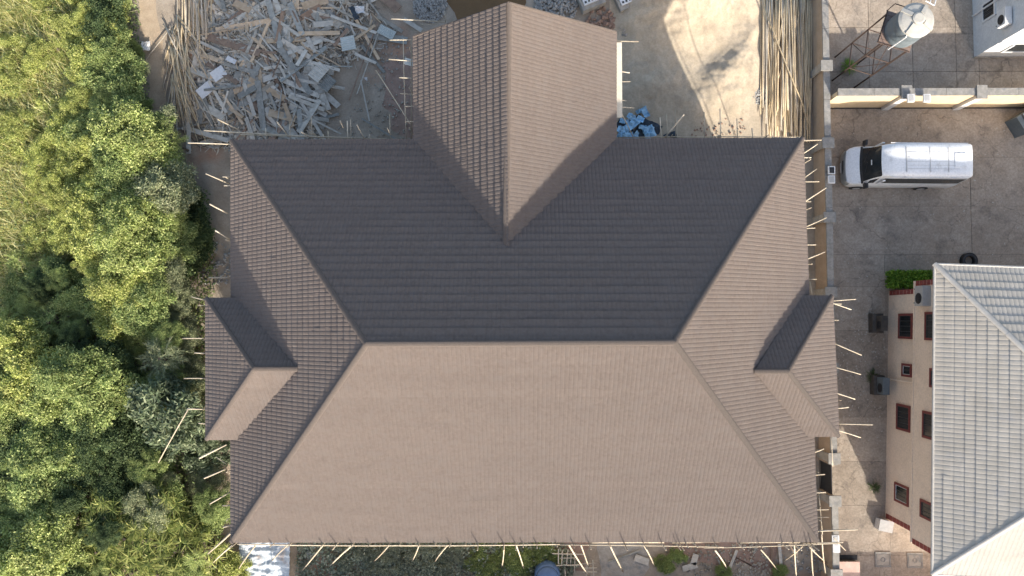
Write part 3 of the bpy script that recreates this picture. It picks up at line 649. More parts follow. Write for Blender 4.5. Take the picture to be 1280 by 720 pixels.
# ---------------------------------------------------------------- van
def van(ox, oy, rot):
    e = empty('van', (ox, oy, .034), 'white high-roof passenger van parked facing the compound wall', 'van')
    c, s_ = math.cos(rot), math.sin(rot)
    def T(x, y, z): return (ox + x * c - y * s_, oy + x * s_ + y * c, .034 + z)
    # stations along length: x, top z, half width at waist, half width at top, bottom z
    ST = [(0.0, .80, .62, .58, .38), (.05, .92, .80, .74, .30), (.16, 1.02, .92, .84, .27), (.38, 1.13, .985, .86, .27), (.62, 1.24, 1.0, .84, .27), (.70, 1.36, 1.0, .84, .27),
          (.90, 1.80, 1.0, .80, .27), (1.10, 2.22, 1.0, .77, .27), (1.18, 2.36, 1.0, .77, .27), (1.40, 2.50, 1.0, .80, .27), (1.8, 2.57, 1.0, .83, .27), (2.8, 2.60, 1.0, .84, .27), (3.8, 2.60, 1.0, .84, .27), (5.0, 2.60, 1.0, .84, .27), (5.5, 2.58, .99, .83, .28), (5.58, 2.52, .97, .80, .30)]
    def sec(zt, hw, ht, zb):
        zw = min(1.12, zt - .06); h = []
        pts = [(hw * .93, zb), (hw, zb + .12), (hw, zw * .75 + zb * .25), (hw, zw)]
        if zt > 1.5:
            pts += [(hw - (hw - ht) * .35 * .9, zw + (zt - zw) * .18), (hw - (hw - ht) * .75, zw + (zt - zw) * .72), (ht, zt - .10), (ht * .93, zt - .025), (ht * .6, zt), (ht * .2, zt + .012)]
        else:
            f = [.1, .3, .5, .72, .86, 1.0]
            pts += [(hw + (ht - hw) * f[0], zw + (zt - zw) * .3), (hw + (ht - hw) * f[1], zw + (zt - zw) * .6), (hw + (ht * .9 - hw) * .6, zw + (zt - zw) * .85), (ht * .86, zt - .012), (ht * .55, zt), (ht * .2, zt + .01)]
        return pts
    NP = 10; V = []; 
    for (x, zt, hw, ht, zb) in ST:
        p = sec(zt, hw, ht, zb)
        bow = lambda y: .10 * (y ** 2) if x < 2.3 else 0.0   # plan curvature of nose and windscreen
        V.append([T(x + bow(y), -y, z) for (y, z) in p] + [T(x + bow(y), y, z) for (y, z) in reversed(p)])
    parts = {k: MB() for k in ('body', 'windscreen', 'side_window_l', 'side_window_r', 'front_bumper', 'scuttle', 'roof')}
    W2 = 2 * NP
    for i in range(len(ST) - 1):
        for k in range(W2 - 1):
            kk = k if k < NP else W2 - 2 - k   # symmetric face index: 0..9 (9 = centre strip)
            nm = 'body'
            if 5 <= i <= 7 and kk >= 6: nm = 'windscreen'
            elif i == 4 and kk >= 5: nm = 'scuttle'
            elif i >= 9 and i <= 13 and kk == 4: nm = 'side_window_l' if k < NP else 'side_window_r'
            elif 6 <= i <= 7 and kk == 4: nm = 'side_window_l' if k < NP else 'side_window_r'
            elif i == 0 or (i == 1 and kk <= 2): nm = 'front_bumper'
            elif i >= 8 and kk >= 6: nm = 'roof'
            parts[nm].add([V[i][k], V[i][k + 1], V[i + 1][k + 1], V[i + 1][k]], [(0, 1, 2, 3)])
    parts['front_bumper'].add(V[0], [tuple(range(W2 - 1, -1, -1))]); parts['body'].add(V[-1], [tuple(range(W2))])
    parts['body'].add([V[0][0], V[-1][0], V[-1][-1], V[0][-1]], [(0, 1, 2, 3)])
    M['bumper'] = mat('bumper_grey', (.26, .28, .28), (.34, .36, .36), 3, .5)
    for k, mm in (('body', 'vanwhite'), ('windscreen', 'glass'), ('side_window_l', 'glass'), ('side_window_r', 'glass'), ('front_bumper', 'bumper'), ('scuttle', 'black'), ('roof', 'vanwhite')):
        o = mk(k.replace('_l', '').replace('_r', '') if 'window' in k else k, parts[k], M[mm], e)
        # weld so that shading is smooth
        import bmesh
        bm = bmesh.new(); bm.from_mesh(o.data); bmesh.ops.remove_doubles(bm, verts=bm.verts, dist=1e-4); bmesh.ops.recalc_face_normals(bm, faces=bm.faces)
        for f_ in bm.faces: f_.smooth = k not in ('side_window_l', 'side_window_r')
        bm.to_mesh(o.data); bm.free()
    def tb(name, x0, y0, z0, x1, y1, z1, mm):
        return mk(name, MB().box(T((x0 + x1) / 2, (y0 + y1) / 2, (z0 + z1) / 2), (x1 - x0, y1 - y0, z1 - z0), (Vector((c, s_, 0)), Vector((-s_, c, 0)), Vector((0, 0, 1)))), M[mm], e)
    for y in (-1, 1):
        tb('headlight', .10, y * .66 - .13, .72, .30, y * .66 + .13, .945, 'lamp')
        mr = tb('mirror', .78, y * 1.10 - .13, 1.25, .88, y * 1.10 + .13, 1.62, 'black')
        tb('mirror_arm', .81, y * .98 - .06, 1.3, .85, y * .98 + .06, 1.36, 'black')
        for x in (.85, 4.2):
            wv = MB(); wc = Vector(T(x, y * .93, .34)); ax = Vector((-s_, c, 0))
            wv.tube(wc - ax * .11, wc + ax * .11, .34, seg=20); w_ = mk('wheel', wv, M['rubber'], e)
            mk('rim', MB().tube(wc + ax * (y * .111) , wc + ax * (y * .125), .19, seg=14), M['acgrey'], w_)
        tb('roof_gutter', 1.6, y * .86 - .015, 2.46, 5.4, y * .86 + .015, 2.49, 'vanwhite')
        tb('window_pillar', 1.38, y * .955 - .03, 1.35, 1.50, y * .955 + .03, 2.1, 'vanwhite')
    tb('grille', .03, -.35, .60, .10, .35, .74, 'black')
    tb('licence_plate', -.02, -.26, .44, .0, .26, .55, 'white')
    for x in (2.3, 3.45, 4.35): tb('roof_rib', x - .02, -.62, 2.605, x + .02, .62, 2.622, 'vangrime')
    for y in (-.45, -.28, -.1, .12, .38): tb('roof_seam', 2.35, y - .006, 2.60, 4.9, y + .006, 2.617, 'vangrime')
    tb('roof_hatch', 4.65, -.36, 2.605, 5.2, .32, 2.64, 'vanwhite')
    wp = MB(); wp.tube(T(.76, -.5, 1.50), T(.83, .05, 1.68), .012, seg=4); wp.tube(T(.76, .1, 1.50), T(.86, .6, 1.70), .012, seg=4)
    mk('wiper', wp, M['black'], e)
    mk('dash_paper', MB().box(T(.93, .0, 1.88), (.06, .26, .004), (Vector((.43 * c, .43 * s_, .9)).normalized(), Vector((-s_, c, 0)), Vector((-.9, 0, .43)).normalized())), M['white'], e)
van(16.75, 7.93, rad(-.6))

# ---------------------------------------------------------------- water tank on its stand
ZPt = 5.4; tc = P(1147, 24, 6.95)
e = empty('tank_stand', (tc.x, tc.y, .034), 'rusty steel tower carrying the water tank', 'tank stand')
lt = [P(1108, 18, ZPt), P(1104, 52, ZPt), P(1136, 62, ZPt)]; lt.append(lt[0] + lt[2] - lt[1])
lb = [Vector((q.x, q.y, .03)) for q in lt]
for a, b in zip(lt, lb): mk('leg', MB().tube(b, a, .05, seg=4), M['steel'], e)
for zf in (.36, .68):
    for i in range(4):
        j = (i + 1) % 4; a = lb[i].lerp(lt[i], zf); b = lb[j].lerp(lt[j], zf); mk('brace', MB().tube(a, b, .03, seg=4), M['steel'], e)
for i in (0, 1, 2):
    j = (i + 1) % 4; mk('brace', MB().tube(lb[i].lerp(lt[i], .36), lb[j].lerp(lt[j], .68), .02, seg=4), M['steel'], e)
ctr = sum(lt, Vector()) / 4; ex = (lt[3] - lt[0]).normalized(); ey = Vector((0, 0, 1)).cross(ex)
hx = (lt[3] - lt[0]).length / 2 + .15; hy = (lt[1] - lt[0]).length / 2 + .15
for k in range(7):
    mk('platform_plank', MB().box(ctr + ey * (-hy + hy * 2 * (k + .5) / 7) + Vector((0, 0, .05)), (hx * 2, hy * 2 / 7 - .02, .05), (ex, ey, Vector((0, 0, 1)))), M['plate'], e)
for sx, sy, tx, ty in ((-1, -1, 1, -1), (-1, -1, -1, 1), (-1, 1, 1, 1)):
    a = ctr + ex * hx * sx + ey * hy * sy; b = ctr + ex * hx * tx + ey * hy * ty
    if (sx, sy, tx, ty) == (-1, 1, 1, 1):
        mk('rail', MB().tube(a + Vector((0, 0, .75)), a.lerp(b, .35) + Vector((0, 0, .75)), .025, seg=4).tube(a, a + Vector((0, 0, .75)), .025, seg=4).tube(a.lerp(b, .35), a.lerp(b, .35) + Vector((0, 0, .75)), .025, seg=4), M['steel'], e)
    else:
        mk('rail', MB().tube(a + Vector((0, 0, .1)), b + Vector((0, 0, .1)), .03, seg=4), M['steel'], e)
tb_ = Vector((tc.x, tc.y, ZPt + .08))
e = empty('water_tank', tb_, 'round grey water tank with ribbed cream lid on steel tower', 'water tank')
mk('tank_body', MB().lathe(tb_, [(.70, 0), (.74, .05), (.76, .3), (.74, .36), (.76, .42), (.76, .75), (.74, .81), (.76, .87), (.76, 1.2), (.73, 1.32)], 40), M['tank'], e, smooth=True)
lid = mk('tank_lid', MB().lathe(tb_, [(.75, 1.3), (.78, 1.33), (.78, 1.37), (.66, 1.44), (.34, 1.52), (.30, 1.53)], 40), M['tanklid'], e, smooth=False)
mk('manhole_cap', MB().lathe(tb_, [(.25, 1.5), (.27, 1.54), (.27, 1.6), (.2, 1.63)], 28), M['tanklid'], lid)
for k in range(4):
    q = rad(55 + 90 * k); d = Vector((math.cos(q), math.sin(q), 0)); s_ = Vector((-d.y, d.x, 0))
    a = tb_ + d * .30 + Vector((0, 0, 1.53)); b = tb_ + d * .78 + Vector((0, 0, 1.39)); ax = (b - a).normalized()
    mk('lid_rib', MB().box((a + b) / 2 + Vector((0, 0, .02)), ((b - a).length, .16, .08), (ax, s_, ax.cross(s_))), M['tanklid'], lid)
pp = MB(); a = P(1137, 38, 6.95); b = P(1132, 47, 6.7); c_ = P(1110, 62, 5.6)
pp.tube(a, b, .025, seg=6).tube(b, c_, .025, seg=6); mk('pipe', pp, M['white'], e)
ld = MB(); a = P(1157, 1, 7.0); b = P(1168, 7, 7.0); c_ = P(1171, -4, 7.0)
ld.tube(a, b, .025, seg=6).tube(b, c_, .025, seg=6).tube(a.lerp(b, .5), a.lerp(b, .5) + (c_ - b), .02, seg=6); mk('pipe_bracket', ld, M['white'], e)

# ---------------------------------------------------------------- vegetation prototypes
def rdirs(g, n):
    z = g.uniform(-1, 1, n); t = g.uniform(0, 2 * np.pi, n); r = np.sqrt(1 - z * z); return np.stack([r * np.cos(t), r * np.sin(t), z], 1)
def norm(a): return a / (np.linalg.norm(a, axis=1, keepdims=True) + 1e-9)
def leaves(g, pos, nrm, Ln, Wd, droop=.25):
    n = len(pos); t = norm(np.cross(nrm, rdirs(g, n))); t[:, 2] -= droop * g.uniform(0, 1, n); t = norm(t); b = norm(np.cross(nrm, t))
    l = (Ln * g.uniform(.6, 1.3, n))[:, None]; w_ = (Wd * g.uniform(.7, 1.3, n))[:, None]
    v0 = pos; v1 = pos + t * l * .45 + b * w_ * .5 + nrm * l * .08; v2 = pos + t * l - nrm * l * .12; v3 = pos + t * l * .45 - b * w_ * .5 + nrm * l * .08
    V = np.stack([v0, v1, v2, v3], 1).reshape(-1, 3); Fc = np.arange(4 * n).reshape(n, 4); return V, Fc
def crown(seed, R=1.6, H=1.5, ncl=26, per=170, Ln=.24, Wd=.13, cr=(.2, .45), low=.0, an=1.0):
    g = np.random.default_rng(seed); P_, N_ = [], []
    for k in range(ncl):
        d = rdirs(g, 1)[0]; d[2] = abs(d[2]) * .9 + low; f = g.uniform(.45, 1.0); c = d * f * np.array([R * an, R / an ** .5, H * g.uniform(.5, 1.25)])
        r = R * g.uniform(*cr) * .75; n = int(per * (r / (R * .3)) ** 1.6) + 20
        dd = rdirs(g, n); rr = r * g.uniform(.15, 1.2, n)
        p = c + dd * rr[:, None] * np.array([1, 1, .75]); P_.append(p); N_.append(norm(dd * .3 + np.array([0, 0, .6]) + rdirs(g, n) * .9))
    return leaves(g, np.concatenate(P_), np.concatenate(N_), Ln, Wd)
def blades(g, base, dirs, Ln, Wd, arch=.5, segs=3):
    """arched tapering blades; faces as quads"""
    n = len(base); side = norm(np.cross(dirs, np.tile([0, 0, 1.0], (n, 1)) + rdirs(g, n) * .2)); V = []
    l = (Ln * g.uniform(.55, 1.25, n))[:, None]; w_ = (Wd * g.uniform(.7, 1.3, n))[:, None]
    for i in range(segs + 1):
        t = i / segs; c = base + dirs * l * t; c = c + np.array([0, 0, -1.0]) * (arch * l * t * t) ; ww = w_ * (1 - .85 * t) * .5
        V += [c - side * ww, c + side * ww]
    V = np.stack(V, 1); k = 2 * (segs + 1); V = V.reshape(-1, 3)
    b = (np.arange(n) * k)[:, None]; Fc = np.concatenate([b + np.array([[2 * i, 2 * i + 1, 2 * i + 3, 2 * i + 2]]) for i in range(segs)], 0)
    return V, Fc
def spiky(seed, R=1.5, H=1.2, nros=30, nb=22, Ln=.55, Wd=.06):
    g = np.random.default_rng(seed); B, D = [], []
    for k in range(nros):
        d = rdirs(g, 1)[0]; d[2] = abs(d[2]); f = g.uniform(.5, 1.0); c = d * f * np.array([R, R, H])
        t = g.uniform(0, 2 * np.pi, nb); el = g.uniform(-.1, 1.1, nb); dd = np.stack([np.cos(t) * np.cos(el), np.sin(t) * np.cos(el), np.sin(el)], 1)
        B.append(np.tile(c, (nb, 1))); D.append(dd)
    return blades(g, np.concatenate(B), np.concatenate(D), Ln, Wd, .35)
def feathery(seed, R=1.4, H=1.4, nst=60, nb=26, Ln=.3, Wd=.03):
    g = np.random.default_rng(seed); B, D = [], []
    for k in range(nst):
        d = rdirs(g, 1)[0]; d[2] = abs(d[2]) * 1.2 + .15; d /= np.linalg.norm(d); L_ = g.uniform(.7, 1.05)
        for q in range(nb):
            t = .35 + .65 * q / nb; c = d * t * L_ * np.array([R, R, H]) + np.array([0, 0, -.25 * t * t * R]); B.append(c)
            dd = d * .7 + rdirs(g, 1)[0] * .7 + np.array([0, 0, .1]); D.append(dd / np.linalg.norm(dd))
    return blades(g, np.array(B), np.array(D), Ln, Wd, .3)
PROT = {}
def proto(k, VF):
    me = bpy.data.meshes.new('crown_' + k); V, Fc = VF; nf = len(Fc)
    me.vertices.add(len(V)); me.vertices.foreach_set('co', V.astype(np.float32).ravel()); me.loops.add(nf * 4); me.loops.foreach_set('vertex_index', Fc.astype(np.int32).ravel())
    me.polygons.add(nf); me.polygons.foreach_set('loop_start', np.arange(0, nf * 4, 4, dtype=np.int32)); me.update(calc_edges=True); me.materials.append(M['lf_mid']); PROT[k] = me
for k in range(4): proto('broad%d' % k, crown(100 + k, ncl=58 + 4 * k, per=560, Ln=.105 + .012 * k, Wd=.05 + .006 * k, cr=(.10, .42), an=.65 + .2 * k))
for k in range(3): proto('fine%d' % k, crown(120 + k, ncl=70, per=620, Ln=.085, Wd=.042, cr=(.10, .34), an=.7 + .3 * k))
proto('big0', crown(130, ncl=30, per=260, Ln=.25, Wd=.085)); proto('big1', crown(131, ncl=34, per=260, Ln=.23, Wd=.08))
for k in range(2): proto('spiky%d' % k, spiky(140 + k))
for k in range(2): proto('feather%d' % k, feathery(150 + k))
def trunkmesh(seed):
    g = random.Random(seed); mb = MB(); mb.tube((0, 0, 0), (g.uniform(-.1, .1), g.uniform(-.1, .1), 1.0), .085, .055, seg=7, n=2, bend=.05, rg=g)
    for k in range(5):
        q = g.uniform(0, 6.28); z0 = g.uniform(.45, .75); r = g.uniform(.35, .6)
        mb.tube((0, 0, z0), (math.cos(q) * r, math.sin(q) * r, z0 + g.uniform(.1, .25)), .04, .015, seg=5, n=2, bend=.04, rg=g)
    me = bpy.data.meshes.new('trunk'); me.from_pydata(mb.v, [], mb.f); me.materials.append(M['trunk']); return me
TRK = [trunkmesh(k) for k in range(4)]

def plant(px, py, r, zc, kind, mt, name, label, cat, group=None, squash=1.0):
    """crown base centre at height zc under the pixel, crown radius r"""
    c = P(px, py, zc + r * .4); loc = Vector((c.x, c.y, 0)); s = r / 1.6
    e = empty(name, loc, label, cat, group)
    o = bpy.data.objects.new('crown' if 'tree' in name else 'foliage', PROT[kind]); col.objects.link(o); o.parent = e; o.location = (0, 0, zc); o.rotation_euler = (0, 0, rng.uniform(0, 6.28)); o.scale = (s * rng.uniform(.85, 1.2), s * rng.uniform(.85, 1.2), s * squash)
    o.material_slots[0].link = 'OBJECT'; o.material_slots[0].material = M[mt]
    t = bpy.data.objects.new('trunk' if 'tree' in name else 'stem', TRK[rng.randrange(4)]); col.objects.link(t); t.parent = e
    hgt = zc + .35 * r; t.scale = (r * .9, r * .9, max(.3, hgt)); t.rotation_euler = (0, 0, rng.uniform(0, 6.28))
    return e
LOOK = {'lf_mid': 'mid-green', 'lf_light': 'light green', 'lf_yell': 'yellow-green', 'lf_dark': 'dark green', 'lf_blue': 'blue-green', 'lf_grey': 'grey-green', 'lf_lifted': 'brightened grey-green', 'lf_spike': 'spiky olive'}
# (px, py, radius, crown base height, kind, material, tree?)
VEG = [
 # middle and house-side trees, top to bottom
 (128, 22, 1.5, 2.2, 'broad0', 'lf_dark', 1), (150, 55, 1.2, 2.0, 'broad1', 'lf_mid', 1), (158, 18, .9, 1.0, 'broad2', 'lf_yell', 0), (168, 58, .7, .6, 'fine0', 'lf_light', 0), (158, 4, .8, .8, 'fine1', 'lf_light', 0),
 (118, 62, 1.2, 1.6, 'broad3', 'lf_light', 0), (100, 40, 1.2, 1.3, 'fine2', 'lf_light', 0),
 (150, 95, 1.5, 2.4, 'broad2', 'lf_mid', 1), (118, 105, 1.2, 1.4, 'broad1', 'lf_dark', 0), (178, 88, .9, 1.4, 'broad2', 'lf_grey', 0), (165, 120, 1.4, 2.2, 'broad3', 'lf_mid', 1), (188, 70, .55, .5, 'fine0', 'lf_light', 0),
 (128, 138, 1.3, 2.0, 'broad0', 'lf_mid', 1), (100, 128, 1.1, 1.3, 'fine1', 'lf_light', 0), (184, 132, .8, 1.0, 'broad1', 'lf_mid', 0), (150, 165, 1.6, 2.6, 'broad2', 'lf_light', 1), (185, 168, 1.2, 1.8, 'fine2', 'lf_grey', 1),
 (112, 170, 1.3, 1.6, 'broad3', 'lf_dark', 0), (80, 165, 1.2, 1.2, 'fine0', 'lf_light', 0), (205, 190, 1.1, 1.6, 'broad0', 'lf_grey', 0), (140, 205, 1.5, 2.6, 'broad1', 'lf_mid', 1), (175, 205, 1.6, 2.6, 'broad2', 'lf_light', 1),
 (205, 235, 1.5, 2.2, 'broad3', 'lf_grey', 1), (95, 205, 1.3, 1.7, 'broad0', 'lf_mid', 0), (70, 235, 1.3, 1.4, 'fine1', 'lf_light', 0), (150, 245, 1.8, 3.0, 'broad1', 'lf_light', 1), (185, 262, 1.7, 2.8, 'broad2', 'lf_light', 1),
 (115, 262, 1.5, 2.0, 'broad3', 'lf_mid', 0), (228, 258, 1.2, 1.0, 'big1', 'lf_dark', 0), (238, 292, 1.2, .9, 'big0', 'lf_dark', 0), (85, 290, 1.4, 1.5, 'fine2', 'lf_mid', 0), (145, 290, 1.7, 2.8, 'broad0', 'lf_light', 1),
 (205, 300, 1.5, 2.2, 'broad1', 'lf_mid', 1), (172, 318, 1.6, 2.6, 'broad2', 'lf_light', 1), (120, 325, 1.4, 1.9, 'broad3', 'lf_yell', 0), (232, 325, 1.2, 1.0, 'big1', 'lf_dark', 0), (75, 345, 1.4, 1.4, 'fine0', 'lf_mid', 0),
 (205, 345, 1.4, 2.0, 'fine1', 'lf_grey', 1), (150, 352, 1.5, 2.4, 'broad0', 'lf_yell', 1), (110, 370, 1.4, 1.8, 'fine2', 'lf_mid', 0), (178, 375, 1.3, 2.2, 'broad1', 'lf_mid', 1), (145, 392, 1.4, 2.2, 'broad2', 'lf_yell', 1),
 (218, 372, 1.1, 1.8, 'fine0', 'lf_grey', 0), (218, 405, 1.1, 1.8, 'fine1', 'lf_grey', 0), (222, 438, 1.1, 1.8, 'fine2', 'lf_grey', 0), (232, 470, 1.1, 1.7, 'fine0', 'lf_grey', 0), (240, 500, 1.0, 1.5, 'fine1', 'lf_grey', 0), (246, 535, 1.1, 1.3, 'big1', 'lf_blue', 0),
 (185, 410, 1.1, 1.8, 'broad3', 'lf_mid', 0), (192, 450, 1.3, 2.8, 'feather0', 'lf_grey', 1), (162, 428, 1.0, 1.6, 'fine2', 'lf_light', 0), (105, 410, 1.4, 1.6, 'feather1', 'lf_mid', 0), (60, 400, 1.4, 1.4, 'feather0', 'lf_mid', 0),
 (196, 518, 2.0, 3.0, 'big0', 'lf_blue', 1), (215, 490, .9, 2.0, 'big1', 'lf_blue', 0), (130, 455, 1.4, 1.8, 'broad0', 'lf_dark', 0), (85, 470, 1.9, 3.2, 'broad1', 'lf_mid', 1), (110, 500, 1.6, 2.8, 'broad2', 'lf_mid', 1), (60, 500, 1.4, 2.4, 'broad3', 'lf_light', 1),
 (150, 495, 1.3, 1.5, 'broad0', 'lf_dark', 0), (140, 545, 1.6, 2.0, 'broad1', 'lf_dark', 1), (100, 550, 1.6, 2.2, 'fine0', 'lf_dark', 1), (60, 560, 1.7, 2.6, 'broad2', 'lf_mid', 1), (175, 575, 1.5, 1.6, 'broad3', 'lf_dark', 0), (205, 560, 1.2, 1.6, 'big1', 'lf_blue', 0),
 (255, 570, 1.0, .9, 'big0', 'lf_blue', 0), (258, 605, 1.0, .9, 'fine1', 'lf_grey', 0), (262, 640, 1.0, .9, 'big1', 'lf_mid', 0), (120, 595, 1.5, 1.8, 'fine2', 'lf_dark', 0), (80, 600, 1.5, 2.0, 'broad0', 'lf_mid', 1), (160, 610, 1.4, 1.4, 'broad1', 'lf_dark', 0),
 (195, 615, 1.3, 1.4, 'broad2', 'lf_mid', 0), (130, 645, 1.4, 2.0, 'spiky0', 'lf_spike', 1), (165, 640, 1.4, 1.9, 'spiky1', 'lf_spike', 1), (200, 645, 1.4, 1.9, 'spiky0', 'lf_spike', 1), (232, 660, 1.3, 1.5, 'spiky1', 'lf_spike', 0), (150, 675, 1.5, 2.0, 'spiky0', 'lf_spike', 1),
 (185, 680, 1.5, 2.0, 'spiky1', 'lf_spike', 1), (218, 692, 1.4, 1.7, 'spiky0', 'lf_spike', 0), (252, 690, 1.2, 1.2, 'spiky1', 'lf_yell', 0), (120, 690, 1.4, 1.8, 'spiky1', 'lf_spike', 0), (90, 650, 1.5, 1.8, 'feather1', 'lf_mid', 0), (155, 715, 1.5, 1.8, 'spiky1', 'lf_spike', 0), (200, 722, 1.5, 1.6, 'spiky0', 'lf_spike', 0), (240, 722, 1.3, 1.2, 'feather0', 'lf_light', 0), (285, 716, .9, .7, 'broad3', 'lf_yell', 0), (95, 705, 1.5, 1.8, 'broad0', 'lf_mid', 1),
 # left frame edge
 (18, 430, 1.5, 2.2, 'broad1', 'lf_yell', 1), (28, 470, 1.4, 2.0, 'broad3', 'lf_yell', 1), (5, 500, 1.5, 2.0, 'broad0', 'lf_light', 1), (30, 525, 1.5, 2.0, 'fine1', 'lf_mid', 1), (5, 560, 1.5, 2.0, 'broad2', 'lf_dark', 0), (35, 595, 1.6, 2.2, 'broad3', 'lf_mid', 1), (8, 620, 1.5, 2.0, 'fine2', 'lf_mid', 0), (45, 635, 1.6, 2.4, 'broad1', 'lf_light', 1), (12, 660, 1.5, 2.2, 'broad0', 'lf_mid', 1), (55, 685, 1.7, 2.6, 'broad2', 'lf_light', 1), (20, 705, 1.6, 2.4, 'broad3', 'lf_light', 1), (-10, 690, 1.6, 2.0, 'broad1', 'lf_dark', 0), (60, 725, 1.6, 2.0, 'broad0', 'lf_dark', 0),
 (25, 60, 1.2, .9, 'fine0', 'lf_light', 0), (8, 90, 1.1, .8, 'fine1', 'lf_mid', 0), (70, 60, 1.2, .9, 'feather1', 'lf_light', 0), (22, 158, 1.3, 1.0, 'fine2', 'lf_yell', 0), (8, 175, 1.2, .9, 'broad2', 'lf_yell', 0), (52, 130, 1.2, .9, 'feather0', 'lf_light', 0), (45, 205, 1.2, 1.0, 'fine0', 'lf_light', 0), (30, 255, 1.2, 1.0, 'feather1', 'lf_light', 0), (50, 300, 1.3, 1.0, 'fine1', 'lf_light', 0), (25, 330, 1.2, 1.0, 'feather0', 'lf_light', 0), (30, 370, 1.3, 1.2, 'fine2', 'lf_mid', 0), (5, 395, 1.2, 1.2, 'feather1', 'lf_light', 0),
]
rv = random.Random(77)
for k_ in range(150):
    y_ = rv.uniform(-10, 725); xm = 150 if y_ < 140 else 225 if y_ < 560 else 265; x_ = rv.uniform(-15, xm) if y_ > 300 else rv.uniform(20, xm)
    if x_ < 95 and y_ < 340 and rv.random() < .6: continue
    warm = max(0, 1 - y_ / 420) * (1.25 - x_ / 230)
    mt_ = ('lf_yell' if warm > .6 else 'lf_light') if rv.random() < warm + .2 else ('lf_mid' if rv.random() < .55 else ('lf_grey' if x_ > 170 else 'lf_dark'))
    VEG.append((x_, y_, rv.uniform(.55, 1.15), rv.uniform(.9, 2.6) * (.6 if x_ < 90 and y_ < 330 else 1), rv.choice(('fine0', 'fine1', 'fine2', 'broad0', 'broad3', 'feather1')), mt_, 0))
cols3 = {0: 'row along left picture edge', 1: 'middle of the thicket', 2: 'thicket row nearest house'}
cnt = {}
for (px, py, r, zc, kd, mt, tr) in sorted(VEG, key=lambda q: q[1]):
    if px < 125 and py < 330: mt = {'lf_mid': 'lf_yell', 'lf_light': 'lf_yell', 'lf_dark': 'lf_light'}.get(mt, mt)
    if py < 150 and px > 135: px -= 14 * min(1, (150 - py) / 40); r *= .9
    cidx = 0 if px < 80 else (1 if px < 160 else 2)
    key = (cidx, mt, tr); cnt[key] = cnt.get(key, 0) + 1
    nm = 'tree' if tr else 'shrub'; look = LOOK[mt] + (' feathery' if 'feather' in kd and mt != 'lf_spike' else '')
    plant(px + rng.uniform(-4, 4), py + rng.uniform(-4, 4), r * rng.uniform(.9, 1.1), zc * rng.uniform(.8, 1.25), kd, mt, ('leafy_tree' if tr else 'leafy_shrub'),
          '%s %s, %s such from the top in %s' % (look, nm, ordn(cnt[key]), cols3[cidx]), nm, 'trees of the thicket' if tr else 'shrubs of the thicket', .85)

# tall grass (nobody could count it) and undergrowth
g = np.random.default_rng(5)
def scatter(n, poly_px, z=0):
    out = []
    xs = [p[0] for p in poly_px]; ys = [p[1] for p in poly_px]
    def ins(x, y):
        c = False; k = len(poly_px)
        for i in range(k):
            (x1, y1), (x2, y2) = poly_px[i], poly_px[(i + 1) % k]
            if (y1 > y) != (y2 > y) and x < (x2 - x1) * (y - y1) / (y2 - y1) + x1: c = not c
        return c
    while len(out) < n:
        x = g.uniform(min(xs), max(xs)); y = g.uniform(min(ys), max(ys))
        if ins(x, y): out.append(P(x, y, z))
    return np.array([tuple(p) for p in out])
NG = 1300
tc_ = scatter(NG, [(-60, -40), (150, -40), (120, 60), (110, 200), (90, 330), (80, 440), (-60, 440)])
nb = 42
base = np.repeat(tc_, nb, 0) + np.concatenate([g.normal(0, .16, (NG * nb, 2)), np.zeros((NG * nb, 1))], 1)
lean = np.repeat(g.normal(0, .28, (NG, 2)), nb, 0)
dirs = norm(np.concatenate([g.normal(0, .38, (NG * nb, 2)) + lean, np.ones((NG * nb, 1))], 1))
V, Fc = blades(g, base, dirs, 2.3, .04, .36, 4)
V[:, 2] = np.maximum(V[:, 2], .02)
mk('tall_grass', None, M['grass'], v=V, f=Fc, kind='stuff', label='dry yellow-green tall grass filling the upper left corner', cat='grass')
us_ = scatter(70000, [(-70, -60), (172, -60), (178, 60), (190, 120), (200, 190), (236, 225), (262, 240), (272, 340), (262, 480), (268, 560), (284, 680), (300, 760), (-70, 760)])
us_[:, 2] = np.abs(g.normal(0, .6, len(us_))) + .05
V, Fc = leaves(g, us_, norm(rdirs(g, len(us_)) * .8 + np.array([0, 0, 1])), .17, .08)
mk('undergrowth', None, M['under'], v=V, f=Fc, kind='stuff', label='dark low undergrowth beneath the thicket', cat='undergrowth')

# grey-green plants in the strip below the front eave
k = 0
for (px, py, r, mt, kd) in ((432, 704, .55, 'lf_lifted', 'big0'), (452, 690, .6, 'lf_lifted', 'big1'), (470, 706, .75, 'lf_lifted', 'big0'), (490, 692, .65, 'lf_lifted', 'fine0'), (508, 708, .8, 'lf_lifted', 'big1'), (528, 694, .7, 'lf_lifted', 'fine1'), (548, 708, .8, 'lf_lifted', 'big0'), (570, 694, .6, 'lf_lifted', 'fine2'), (596, 700, .7, 'lf_mid', 'broad0'),
                        (612, 712, .7, 'lf_mid', 'broad1'), (634, 696, .7, 'lf_mid', 'broad2'), (652, 704, .7, 'lf_mid', 'broad3'), (676, 692, .55, 'lf_mid', 'big1'), (694, 700, .5, 'lf_mid', 'fine0'), (832, 706, .6, 'lf_mid', 'broad1'), (848, 696, .45, 'lf_mid', 'broad0'), (975, 716, .45, 'lf_mid', 'broad2'), (905, 716, .5, 'lf_mid', 'fine1')):
    k += 1
    plant(px, py, r, .12, kd, mt, 'low_shrub', '%s low plant, %s from left in strip below front eave' % (LOOK[mt], ORD[k]), 'plant', 'plants below the front eave', .8)
sc_ = scatter(9000, [(372, 672), (560, 676), (700, 676), (725, 700), (705, 740), (372, 740)])
sc_[:, 2] = np.abs(g.normal(0, .16, len(sc_))) + .03
